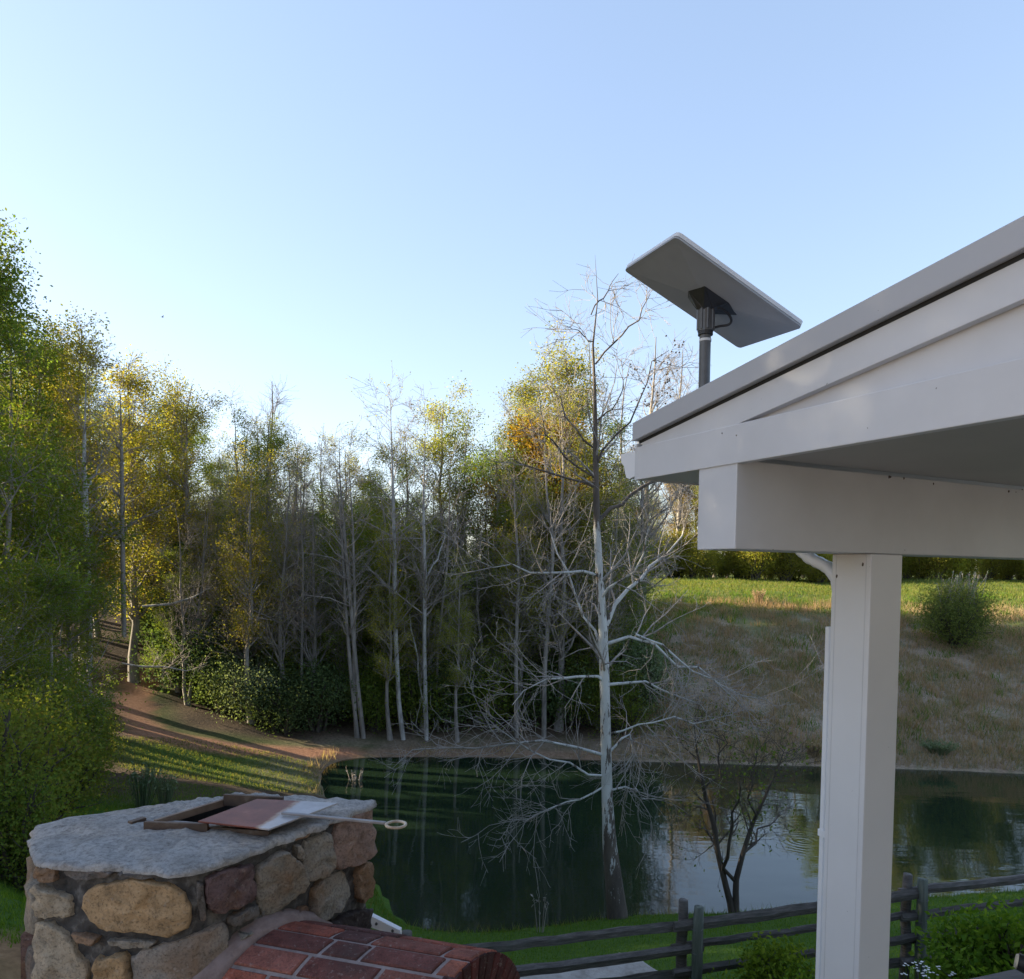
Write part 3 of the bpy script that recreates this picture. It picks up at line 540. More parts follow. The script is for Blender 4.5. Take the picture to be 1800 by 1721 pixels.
guided('pale_tree', 'thin stem among bushes behind the slender white trunk', B_GREY, B_TWIG, 32, [[(770, 1300, 5), (768, 1150, 5), (785, 1000, 4), (790, 900, 2.5), (792, 800, 1.5)]], [], 17, bare=2, grow=1.4, twr=.008)
guided('birch_tree', 'white forked trunk shining in the left grove', B_PALE, B_TWIG, 27, [[(158, 1180, 10), (156, 1050, 10), (153, 960, 10), (150, 870, 9), (147, 810, 7), (150, 720, 4), (152, 640, 2)]], [[(150, 900, 6), (140, 865, 5), (128, 830, 3), (110, 790, 1.5)], [(150, 860, 5), (168, 830, 3), (180, 790, 1.5)]], 18, bare=1.6, grow=1.2, twr=.008, leaf=L_SPRING)
guided('grey_tree', 'grey trunk right of the white forked trunk in the grove', B_GREY, B_TWIG, 29, [[(218, 1120, 8), (216, 1000, 8), (215, 900, 7), (214, 810, 6), (212, 720, 3), (210, 650, 1.5)]], [], 19, bare=3, grow=1.4, twr=.008, leaf=L_SPRING)
guided('fallen_branch', 'long bare bough hanging across the dark cedar above the track', B_PALE, B_TWIG, 31, [[(250, 1066, 4), (300, 1062, 4), (340, 1050, 3), (370, 1032, 1.5)]], [], 20, bare=.6, grow=.6, cat='branch', twr=.007)
guided('fallen_branch', 'lower bare bough drooping beside the dirt track', B_PALE, B_TWIG, 30.5, [[(215, 1166, 3), (250, 1172, 3.5), (290, 1172, 3), (330, 1180, 2), (365, 1165, 1)]], [], 21, bare=.6, grow=.6, cat='branch', twr=.007)
# bush on the right hillside and pale grass plumes
P = ghit(1697, 1150); hb = make_shrub(101, 1.75, 2.5, 30000, .065, L_HILL, 40, .2)
ob = place(hb, 'hillside_bush', 'round dark green bush with pale lit sprigs alone on the grassy hillside', 'bush', P[0], P[1]+.9, 1.22, 0)
rng = np.random.RandomState(8); n = 46; a = rng.rand(n)*6.28; q = rng.rand(n)*.9; st = np.stack([np.cos(a)*q, np.sin(a)*q, 1.9+0*a], -1); tip = st+np.stack([rng.normal(size=n)*.2+.15, rng.normal(size=n)*.2, .75+.65*rng.rand(n)], -1)
PP_ = np.stack([st, (st+tip)/2+.03, tip], 1); vv, ff, mi = join([(tubes(PP_, np.full((n, 3), .012), 3), 0), (leaves(rng, PP_, 14, .03, .1, .4, .1), 1)])
link('sprigs', mesh_np('sprigs', vv, ff, [B_TWIG, L_SAGE], mi), ob)
def plume(px, py, h, w, n, seed, label, leaf=L_DRY, dd=0, name='grass_plume', cat='grass clump'):
    rng = np.random.RandomState(seed); P = ghit(px, py); a = rng.rand(n)*6.28; b = rng.rand(n)**.7
    st = np.stack([np.cos(a)*b*w*.3, np.sin(a)*b*w*.3, 0*a-.05], -1); tip = np.stack([np.cos(a)*b*w, np.sin(a)*b*w, h*(.7+.4*rng.rand(n))], -1)
    m_ = st*.4+tip*.6+[0, 0, .12*h]; PP_ = np.stack([st, m_, tip], 1)
    v, f, mi = join([(tubes(PP_, np.array([[.012, .009, .004]])*np.ones((n, 1)), 3), 0), (leaves(rng, PP_, 5, .03, .12, .3, .4), 0)])
    return tag(link(name, mesh_np(name, v, f, [leaf]), None, P), label, cat)
plume(1333, 1062, .9, .5, 60, 31, 'pale dry grass plume on the crest of the hillside')
plume(1432, 1330, .6, .5, 70, 32, 'dry grass clump beside the water left of the pavilion post')
plume(1650, 1325, .45, .8, 90, 33, 'grey green weed clump low on the slope right of the pavilion post', L_SAGE)
plume(1560-70, 1045, .7, .4, 40, 34, 'small dry plume on the crest beside the pavilion post')
plume(250, 1420, 1.0, .5, 40, 35, 'grey green weed stalks behind the stone chimney', L_SAGE)
plume(290, 1418, .8, .4, 30, 36, 'shorter weed stalks right of the grey green weed stalks', L_SAGE)
plume(625, 1392, .8, .4, 12, 37, 'thin bare reeds at the left corner of the pond', B_TWIG)
plume(950, 1640, .9, .3, 4, 38, 'dry forked weed stem at the near water edge', B_TWIG)
# ------------------------------------------------------------------ grass
def blades(name, label, n, region, h, wd, leaf, seed, keep=None):
    rng = np.random.RandomState(seed); x = rng.uniform(region[0], region[1], n); y = rng.uniform(region[2], region[3], n); sd = pond_sd(x, y); k = sd > .05
    if keep is not None: k &= keep(x, y, sd, rng)
    x, y = x[k], y[k]; n = len(x); z = height(x, y); a = rng.rand(n)*6.28; hh = h*(.5+rng.rand(n)); b = np.stack([x, y, z-.02], -1); s = np.stack([np.cos(a), np.sin(a), 0*a], -1)*wd*.5
    ln = rng.normal(size=(n, 3))*.35; ln[:, 2] = 1; tp = b+ln*hh[:, None]
    V = np.stack([b-s, b+s, tp], 1).reshape(-1, 3)
    o = link(name, mesh_np(name, V, [np.arange(3*n).reshape(-1, 3)], [leaf], smooth=False)); return tag(o, label, 'grass', None, 'stuff')
blades('lawn_grass', 'short green lawn grass between the fence and the pond', 190000, (-5, 16, 6.2, 18.2), .06, .012, L_GRASS, 1)
blades('bank_grass', 'taller rough grass along the near water edge', 9000, (-5, 16, 14.5, 18.2), .16, .014, L_FIELD, 2, lambda x, y, sd, r: sd < .45)
blades('shore_reeds', 'dark rushes and dry stems along the far waterline', 26000, (-8, 30, 24, 32), .3, .02, L_DRY, 12, lambda x, y, sd, r: (sd < .55) & (vnoise(x*1.1, y*1.1) > .35))
blades('dry_hill_grass', 'tangled dry grass covering the slope across the pond', 130000, (4, 34, 26, 48), .26, .03, L_DRY, 3, lambda x, y, sd, r: (sstep(-2.5, 3., x-.15*y) > r.rand(len(x))) & (sd < 14+6*r.rand(len(x))) & (vnoise(x*.9, y*.9) > .35*r.rand(len(x))+.2))
blades('hill_tufts', 'taller clumps of rust coloured dry grass on the slope', 46000, (4, 34, 28, 50), .42, .03, L_RUST, 14, lambda x, y, sd, r: (sstep(-2.5, 3., x-.15*y) > r.rand(len(x))) & (sd > 1) & (sd < 18) & (vnoise(x*1.6+30, y*1.6) > .68))
blades('hill_weeds', 'clumps of green weeds scattered over the dry slope', 40000, (4, 34, 28, 50), .34, .035, L_GRASS, 15, lambda x, y, sd, r: (sstep(-2.5, 3., x-.15*y) > r.rand(len(x))) & (sd > .5) & (vnoise(x*1.3+70, y*1.3+11) > .72))
blades('green_hill_grass', 'green grass tufts mixed into the dry slope', 30000, (4, 34, 26, 48), .2, .03, L_FIELD, 4, lambda x, y, sd, r: (sstep(-2.5, 3., x-.15*y) > r.rand(len(x))) & (vnoise(x*.7+5, y*.7) > .55))
blades('field_grass', 'sunlit green grass on the far field', 60000, (6, 48, 42, 68), .16, .05, L_FIELD, 5, lambda x, y, sd, r: (sd > 15) & (sstep(-2.5, 3., x-.15*y) > .8))
blades('left_bank_grass', 'green grass patch below the dirt track', 30000, (-15, -5, 20, 29.5), .09, .02, L_FIELD, 6, lambda x, y, sd, r: np.hypot((x+9.8)/4.2, (y-25.4)/2.6) < 1)
blades('left_slope_grass', 'green grass strip behind the stone chimney', 80000, (-13, -2.2, 5, 22), .09, .012, L_GRASS, 7, lambda x, y, sd, r: y > 6.3)

# ------------------------------------------------------------------ pavilion
TH = .47; BV = np.array([math.cos(TH), math.sin(TH)]); AV = np.array([BV[1], -BV[0]])   # AV: from the eave corner towards the terrace, BV: along the eave
QP = np.array([1.4954, 3.1085])-BV*.7573; G0 = QP-AV*.6089
def L(a, b, z): p = G0+AV*a+BV*b; return (p[0], p[1], 7.5+z)
def lbox(a0, a1, b0, b1, z0, z1): return MB().hexa([L(a0, b0, z0), L(a1, b0, z0), L(a1, b1, z0), L(a0, b1, z0), L(a0, b0, z1), L(a1, b0, z1), L(a1, b1, z1), L(a0, b1, z1)])
def white(name, c, rough=.42, dirt=.12):
    m, t, p = mat(name); v = coords(t); n = noise(t, v, 1.6, 5, .6); n2_ = noise(t, v, 55, 3, .6)
    b = tuple(q*(1-dirt) for q in c); cc = ramp(t, n, [(.35, b), (.65, c)])
    sp = noise(t, v, 52, 2, .5); cc = mix(t, ramp(t, sp, [(.775, (0, 0, 0)), (.80, (.7,)*3)]), cc, (.06, .05, .045))
    t.links.new(cc, p.inputs['Base Color']); p.inputs['Roughness'].default_value = rough; t.links.new(bump(t, n2_, .06, .002, bump(t, n, .12, .01)), p.inputs['Normal']); return m
W_TRIM = white('white_trim', (.62, .63, .66)); W_POST = white('white_post', (.68, .69, .72), .35, .06); W_MET = white('grey_metal', (.43, .44, .47), .4, .05); W_GUT = white('white_gutter', (.76, .77, .8), .3, .05)
W_CEIL = white('ceiling_white', (.45, .44, .43), .6, .1)
BLACK = simple('shadow_black', [(.3, (.012, .012, .012)), (.7, (.02, .02, .02))], bs=0)
pav = thing('pavilion', 'white painted open pavilion with low gable roof beside the pond', 'pavilion', L(.5, .85, -2.5))
pav.location = (0, 0, 0)
AR = 3.1; SLO = .1488; BD = 4.6
def roofz(a, z): return z+SLO*(a if a <= AR else 2*AR-a)
def strip(b0, b1, zb, zt, a0=0., m=None, name='x', bevel=.003, a1=2*AR):
    mb = MB()
    for s0, s1 in ((a0, AR), (AR, a1)):
        mb.hexa([L(s0, b0, roofz(s0, zb)), L(s1, b0, roofz(s1, zb)), L(s1, b1, roofz(s1, zb)), L(s0, b1, roofz(s0, zb)), L(s0, b0, roofz(s0, zt)), L(s1, b0, roofz(s1, zt)), L(s1, b1, roofz(s1, zt)), L(s0, b1, roofz(s0, zt))])
    return mb.build(name, m, pav, bevel)
strip(-.028, .004, .5698, .6495, -.004, W_MET, 'rake_fascia')
strip(-.001, .002, .556, .6, .01, BLACK, 'drip_shadow', 0)  # black strip painted in for the shadow line under the fascia
strip(.0, .03, .455, .5575, .03, W_TRIM, 'rake_board', .002)
strip(.006, BD, .60, .64, -.02, W_MET, 'roof_deck', .002)
MB().prism([L(a, .033, z) for a, z in ((.06, .42), (2*AR-.06, .42), (2*AR-.06, .60), (AR, .60+SLO*AR), (.06, .60))], [L(a, .043, z) for a, z in ((.06, .42), (2*AR-.06, .42), (2*AR-.06, .60), (AR, .60+SLO*AR), (.06, .60))]).build('gable_panel', W_TRIM, pav)
lbox(0, 2*AR, -.003, .034, .4022, .5461).build('frieze_board', W_TRIM, pav, .003)
lbox(-.018, -.001, -.002, BD, .4022, .56).build('eave_fascia', W_TRIM, pav, .002)
lbox(.002, .398, .036, BD, .408, .42).build('soffit', W_TRIM, pav)
lbox(.4, .609, .003, BD, .0874, .416).build('beam', W_TRIM, pav, .004)
lbox(.6095, 2*AR-.6, .036, BD, .43, .445).build('ceiling', W_CEIL, pav)
lbox(2*AR-.61, 2*AR-.4, .003, BD, .0874, .416).build('beam', W_TRIM, pav, .004)
def post(a0, b0):
    o = lbox(a0-.198, a0-.002, b0, b0+.196, -2.52, .086).build('post', W_POST, pav, .005)
    for k in (.02, .17):   # seam lines of the cladding boards
        lbox(a0-.198+k, a0-.198+k+.003, b0-.0015, b0+.001, -2.52, .084).build('seam', W_TRIM, o)
    lbox(a0-.215, a0+.015, b0-.017, b0+.213, -2.52, -2.34).build('post_base', W_POST, o, .006); return o
post(.609, .757); post(.609, 3.6); post(2*AR-.402, .757); post(2*AR-.402, 3.6)
DAUB = simple('mud_daub', [(.3, (.06, .045, .035)), (.7, (.13, .1, .08))], 60, .95, .8, .004)
def daub(a, b, z, r, seed, ax=(1, 1, 1)):
    rng = np.random.RandomState(seed); c_ = np.array(L(a, b, z)); V = []
    for i in range(4):
        for k in range(6):
            th = PI*i/3; ph = 2*PI*k/6; V.append(c_+r*(.7+.6*rng.rand())*np.array([math.sin(th)*math.cos(ph)*ax[0], math.sin(th)*math.sin(ph)*ax[1], math.cos(th)*ax[2]]))
    MB().add(V, [(i*6+k, i*6+(k+1) % 6, (i+1)*6+(k+1) % 6, (i+1)*6+k) for i in range(3) for k in range(6)]).build('mud_daub', DAUB, pav)
rq = random.Random(9)
for i in range(11): daub(.61, rq.uniform(.05, 2.4), rq.choice([.41, .4, .415, rq.uniform(.1, .4)]), rq.uniform(.0025, .006), i, (1, 1, rq.uniform(.6, 2)))
for i in range(4): daub(rq.uniform(.3, 1.9), -.003, rq.uniform(.42, .53), rq.uniform(.0015, .0035), 40+i)
for i in range(2): daub(rq.uniform(.43, .59), .757, rq.uniform(-.04, .07), rq.uniform(.002, .006), 60+i, (1, 1, 1.8))
# gutter: K profile swept along the eave
prof = [(0, .53), (0, .42), (-.035, .412), (-.062, .42), (-.075, .45), (-.082, .475), (-.105, .492), (-.108, .53), (-.1, .533), (-.096, .52), (-.092, .5), (-.07, .482), (-.06, .455), (-.05, .428), (-.008, .422), (-.008, .53)]
mb = MB(); lo = [L(a-.019, .004, z) for a, z in prof]; hi = [L(a-.019, BD, z) for a, z in prof]; n = len(prof)
mb.add(lo+hi, [(i, (i+1) % n, n+(i+1) % n, n+i) for i in range(n)]); gut = mb.build('gutter', W_GUT, pav)
ep = prof[:8]; MB().prism([L(a-.019, .0, z) for a, z in ep], [L(a-.019, .006, z) for a, z in ep]).build('end_cap', W_GUT, gut)
# downspout: runs under the soffit, bends and drops beside the post
def sect(c, dx, dy, n=16):
    out = []
    for i in range(n):
        a = 2*PI*i/n; r = 1/max(abs(math.cos(a)), abs(math.sin(a)))**.75
        out.append((c[0]+math.cos(a)*dx*r, c[1]+math.sin(a)*dy*r))
    return out
DA, DB = .372, .862   # centre of the drop, outside face of the post
mb = MB(); rings = []
path = [(-.02, .40, 0), (.1, .33, -.1)]
pts = [(-.05, .42), (-.05, .36), (0., .26), (.09, .15), (.2, .07), (.3, .03), (.345, -.01), (.362, -.05), (.366, -.1), (.366, -.2), (.366, -.28)]
P = resample(np.array([(a, DB, z) for a, z in pts]), 46); corr = np.array([1+.07*math.sin(i*2.3)*(12 < i < 40) for i in range(46)])
V = []; n = 12
for i, q in enumerate(P):
    tg = P[min(i+1, 45)]-P[max(i-1, 0)]; tg /= np.linalg.norm(tg); nn = np.array([tg[2], 0, -tg[0]])
    for k in range(n):
        a = 2*PI*k/n; rr = 1/max(abs(math.cos(a)), abs(math.sin(a)))**.6
        c_ = q+nn*math.cos(a)*.026*rr*corr[i]+np.array([0, 1, 0])*math.sin(a)*.032*rr*corr[i]; V.append(L(*c_))
F = [(i*n+k, i*n+(k+1) % n, (i+1)*n+(k+1) % n, (i+1)*n+k) for i in range(45) for k in range(n)]
ds = MB().add(V, F).build('downspout_elbow', W_GUT, pav, smooth=True)
pr = [(-.033, -.043), (-.012, -.043), (-.008, -.036), (.008, -.036), (.012, -.043), (.033, -.043), (.033, .043), (-.033, .043), (-.033, .02), (-.026, .012), (-.026, -.012), (-.033, -.02)]
MB().prism([L(.366+a, DB+b, -2.4) for a, b in pr], [L(.366+a, DB+b, -.24) for a, b in pr]).build('downspout', W_GUT, pav)
lbox(.327, .402, DB-.048, DB+.046, -1.2, -1.17).build('strap', W_GUT, pav)

# ------------------------------------------------------------------ satellite dish
def rotv(w_):
    a = np.linalg.norm(w_); return np.array(Matrix.Rotation(a, 3, Vector(w_/a)))
RM = rotv(np.array([3.036, .522, -.652])); KS = 1.06; DC = EYE+(np.array([.732, 2.851, 8.531])-EYE)*KS
def D(x, y, z): return DC+RM@np.array([x, y, z])   # z axis of the panel points down towards the pole
HL, HW = .594*KS/2, .383*KS/2
D_GREY = simple('dish_grey', [(.3, (.3, .31, .32)), (.7, (.34, .35, .36))], 8, .5, .05, .002)
D_WHITE = simple('dish_white', [(.3, (.62, .63, .64)), (.7, (.7, .7, .7))], 8, .4, .05, .002)
D_BLACK = simple('dish_black', [(.3, (.012, .012, .013)), (.7, (.025, .025, .027))], 20, .45, .1, .001)
D_POLE = simple('pole_grey', [(.3, (.09, .092, .095)), (.7, (.14, .142, .145))], 12, .45, .1, .001, metal=.3)
dish = thing('satellite_dish', 'rectangular grey satellite internet panel on a pole above the pavilion roof', 'satellite dish', (0, 0, 0))
sg = 1. if (RM@np.array([0, 0, 1]))[2] < 0 else -1.
def rrect(hl, hw, r=.018, n=4):
    o = []
    for cx, cy_, a0 in ((hl-r, hw-r, 0), (-hl+r, hw-r, PI/2), (-hl+r, -hw+r, PI), (hl-r, -hw+r, 1.5*PI)):
        for i in range(n+1): a = a0+PI/2*i/n; o.append((cx+r*math.cos(a), cy_+r*math.sin(a)))
    return o
def dslab(name, hl, hw, z0, z1, m, r=.018, bevel=.002): 
    q = rrect(hl, hw, r); return MB().prism([D(x, y, sg*z0) for x, y in q], [D(x, y, sg*z1) for x, y in q]).build(name, m, dish, 0)
dslab('face_panel', HL, HW, -.024, -.009, D_WHITE); dslab('seam', HL-.003, HW-.003, -.0095, -.0065, D_BLACK); dslab('back_cover', HL, HW, -.007, .0, D_GREY)
# shallow raised back: four sloping facets from the rim to the mount
q = [D(x, y, sg*.0005) for x, y in ((HL-.02, HW-.02), (-HL+.02, HW-.02), (-HL+.02, -HW+.02), (HL-.02, -HW+.02))]; q2 = [D(x, y, sg*.012) for x, y in ((.1, .05), (-.1, .05), (-.1, -.05), (.1, -.05))]
MB().add(q+q2, [(0, 1, 5, 4), (1, 2, 6, 5), (2, 3, 7, 6), (3, 0, 4, 7), (4, 5, 6, 7)]).build('back_bulge', D_GREY, dish)
PB = at(1238, 690, DC[1]); ptop = at(1241, 545, DC[1]); 
dn = (RM@np.array([0, 0, sg])); mcen = DC+dn*.012
px_, py_ = ptop[0], ptop[1]
bs_ = [D(x, y, sg*.011) for x, y in ((.125, .03), (.05, .07), (-.075, .07), (-.09, -.03), (-.06, -.075), (.06, -.075))]
tp_ = [np.array([px_+.034*math.cos(a), py_+.034*math.sin(a), ptop[2]-.005]) for a in np.linspace(0, 2*PI, 7)[:-1]]
# match the top ring to the base ring by angle
order = sorted(range(6), key=lambda i: math.atan2(bs_[i][1]-py_, bs_[i][0]-px_)); bs_ = [bs_[i] for i in order]; tp_ = sorted(tp_, key=lambda q: math.atan2(q[1]-py_, q[0]-px_))
MB().prism(tp_, bs_).build('mount_bracket', D_BLACK, dish, .003)
zr_ = 7.5+.6495+SLO*.36
MB().tube([(px_, py_, zr_-.01), (px_-.001, py_, ptop[2]-.06)], [.0225, .0225], 20).build('pole', D_POLE, dish, smooth=False)
cl = MB()
cl.tube([(px_, py_, ptop[2]-.085), (px_, py_, ptop[2]+.005)], [.031, .031], 18).build('collar', D_POLE, dish)
for a in np.linspace(0, 2*PI, 9)[:-1]:
    MB().tube([(px_+.031*math.cos(a), py_+.031*math.sin(a), ptop[2]-.08), (px_+.031*math.cos(a), py_+.031*math.sin(a), ptop[2]-.0)], [.0055]*2, 6).build('collar_rib', D_POLE, dish)
MB().tube([(px_, py_, ptop[2]-.1), (px_, py_, ptop[2]-.085)], [.0295, .0295], 18).build('collar_ring', D_BLACK, dish)
MB().tube([(px_, py_, ptop[2]-.125), (px_, py_, ptop[2]-.115)], [.024, .024], 18).build('cable_tie', D_WHITE, dish)
cpx = [(1262, 541), (1273, 545), (1284, 556), (1287, 566), (1281, 572), (1266, 573), (1252, 577)]
C = np.array([at(x, y, DC[1]-.05+.01*i) for i, (x, y) in enumerate(cpx)])
C = resample(C, 24); 
for _ in range(3): C[1:-1] = (C[:-2]+C[1:-1]*2+C[2:])/4
MB().tube(list(C), .005, 8).build('cable', D_BLACK, dish, smooth=True)
MB().hexa([L(.30, .02, .72-.025), L(.42, .02, .72-.018), L(.42, .14, .72-.018), L(.30, .14, .72-.025), L(.30, .02, .735-.025), L(.42, .02, .735-.018), L(.42, .14, .735-.018), L(.30, .14, .735-.025)]).build('base_plate', D_POLE, dish)

# ------------------------------------------------------------------ stone chimney
CAPZ = 6.745
poly = [np.array(q) for q in ((-1.209, 1.887), (-.783, 1.843), (-.441, 2.396), (-.9, 2.47), (-1.385, 2.165))]
def roundpoly(ps, rads, n=6):
    out = []
    for i, p_ in enumerate(ps):
        a = ps[i-1]-p_; b = ps[(i+1) % len(ps)]-p_; r = rads[i]; a = a/np.linalg.norm(a); b = b/np.linalg.norm(b)
        s_, e_ = p_+a*r, p_+b*r
        for k in range(n+1): t_ = k/n; out.append(s_*(1-t_)**2+p_*2*t_*(1-t_)+e_*t_*t_)
    return np.array(out)
PTH = roundpoly(poly, [.03, .09, .03, .03, .03]); PC = np.vstack([PTH, PTH[:1]]); SEG = np.linalg.norm(np.diff(PC, axis=0), axis=1); SC = np.concatenate([[0], np.cumsum(SEG)]); SLEN = SC[-1]
def wall(s, z, h):
    s = s % SLEN; i = min(np.searchsorted(SC, s, side='right')-1, len(SEG)-1); f_ = (s-SC[i])/SEG[i]; p_ = PC[i]*(1-f_)+PC[i+1]*f_
    def nrm(j): e = PC[j+1]-PC[j]; return np.array([e[1], -e[0]])/np.linalg.norm(e)
    n_ = nrm(i); j = (i+1) % len(SEG) if f_ > .5 else (i-1) % len(SEG); w_ = abs(f_-.5)*min(1, .03/SEG[i]*1.) if SEG[i] > .05 else abs(f_-.5)
    n_ = n_*(1-w_)+nrm(j)*w_; n_ /= np.linalg.norm(n_); return (p_[0]+n_[0]*h, p_[1]+n_[1]*h, z)
def pix_sz(px, py):
    v = ray(px, py); best = None
    for i in range(len(SEG)):
        a, e = PC[i], PC[i+1]-PC[i]; den = v[0]*e[1]-v[1]*e[0]
        if abs(den) < 1e-9: continue
        t_ = (a[0]*e[1]-a[1]*e[0])/den; u_ = (a[0]*v[1]-a[1]*v[0])/den
        if -.02 <= u_ <= 1.02 and t_ > 0 and (best is None or t_ < best[0]): best = (t_, SC[i]+np.clip(u_, 0, 1)*SEG[i], 7.5+v[2]*t_)
    if best is None:  # beyond the silhouette: clamp to the nearest visible edge
        e = PTH[3] if px < 300 else poly[2]; t_ = e[1]/v[1]; s_ = SC[np.argmin(np.hypot(PC[:, 0]-e[0], PC[:, 1]-e[1]))]; return (s_, 7.5+v[2]*t_)
    return best[1:]
STONE = tinted('field_stone', .85, 20, 1., .016, .6, (.19, .105, .05)); 
MORTAR = simple('dark_mortar', [(.3, (.03, .03, .032)), (.52, (.07, .068, .068)), (.72, (.2, .195, .19))], 26, .95, 1., .02, detail=9)
CAPM, t, p = mat('cap_mortar'); v = coords(t, (1, 1, 1)); n = noise(t, v, 7, 8, .7); fn = noise(t, v, 60, 6, .8); st_ = noise(t, coords(t, (3, 14, 3)), 3, 6, .7)
c = ramp(t, n, [(.3, (.4, .385, .37)), (.5, (.57, .555, .545)), (.75, (.68, .67, .66))]); c = mix(t, ramp(t, fn, [(.45, (0, 0, 0)), (.66, (.75,)*3)]), c, (.17, .16, .15)); p.inputs['Specular IOR Level'].default_value = .1; c = mix(t, ramp(t, noise(t, v, 3.1, 4, .6), [(.58, (0, 0, 0)), (.72, (.5,)*3)]), c, (.3, .2, .12))
t.links.new(c, p.inputs['Base Color']); p.inputs['Roughness'].default_value = .95; t.links.new(bump(t, fn, 1., .012, bump(t, st_, 1., .03)), p.inputs['Normal'])
chim = thing('stone_chimney', 'fieldstone chimney with pale mortar cap in the lower left corner', 'chimney', (0, 0, 0))
low = [wall(s, 4.95, -.022) for s in SC[:-1]]; top_ = [wall(s, CAPZ-.02, -.022) for s in SC[:-1]]
nz = 60; ns = 150; rng = np.random.RandomState(2); core = []
for i in range(nz+1):
    for j in range(ns): z_ = 4.95+(CAPZ-.012-4.95)*i/nz; core.append(wall(SLEN*j/ns, z_, -.012+.012*rng.rand()))
cf = [(i*ns+j, i*ns+(j+1) % ns, (i+1)*ns+(j+1) % ns, (i+1)*ns+j) for i in range(nz) for j in range(ns)]
link('mortar', mesh_np('mortar', core, [np.array(cf)], [MORTAR]), chim)
def smooth_poly(q, n=26):
    q = np.array(q); Q = resample(np.vstack([q, q[:1]]), n+1)[:-1]
    return .05*np.roll(Q, 1, 0)+.9*Q+.05*np.roll(Q, -1, 0)
def make_stone(sz, color, hh=.022, seed=0, n=40, rings=((1.04, -.03), (1.03, .1), (1.012, .7), (.985, .95), (.95, 1.), (.85, 1.), (.68, 1.), (.45, 1.), (.2, 1.))):
    rng = np.random.RandomState(seed); Q = smooth_poly(sz, n); c_ = Q.mean(0); sz_ = min(Q.max(0)-Q.min(0)); Q = Q+rng.normal(size=Q.shape)*min(.0022, sz_*.03)
    hh = min(hh, .4*sz_+.004); V = []; tilt = rng.normal(size=2)*.08; K = len(rings); o1, o2 = rng.rand(2)*60
    for k, (sc_, h_) in enumerate(rings):
        for q_ in Q:
            d_ = (q_-c_)*sc_; w_ = c_+d_; nz_ = float(vnoise(np.array(w_[0]*26+o1), np.array(w_[1]*26+o2)))-.5; nf_ = float(vnoise(np.array(w_[0]*75+o2), np.array(w_[1]*75+o1)))-.5
            V.append(wall(w_[0], w_[1], h_ if h_ < 0 else hh*(h_+(abs(nz_)*1.6-.35+nf_*.6)*min(1, h_*1.2))+(d_@tilt)*(h_ > .5)))
    V.append(wall(c_[0], c_[1], hh))
    F4 = [(k*n+j, k*n+(j+1) % n, (k+1)*n+(j+1) % n, (k+1)*n+j) for k in range(K-1) for j in range(n)]; F3 = [((K-1)*n+j, (K-1)*n+(j+1) % n, K*n) for j in range(n)]
    o = link('stone', mesh_np('stone', V, [np.array(F4), np.array(F3)], [STONE]), chim); o.color = (*color, 1); return o
TAN, GRY, PUR, BRN, DRK, LGT = (.42, .29, .165), (.27, .245, .21), (.15, .1, .1), (.27, .18, .12), (.15, .135, .125), (.4, .34, .26)
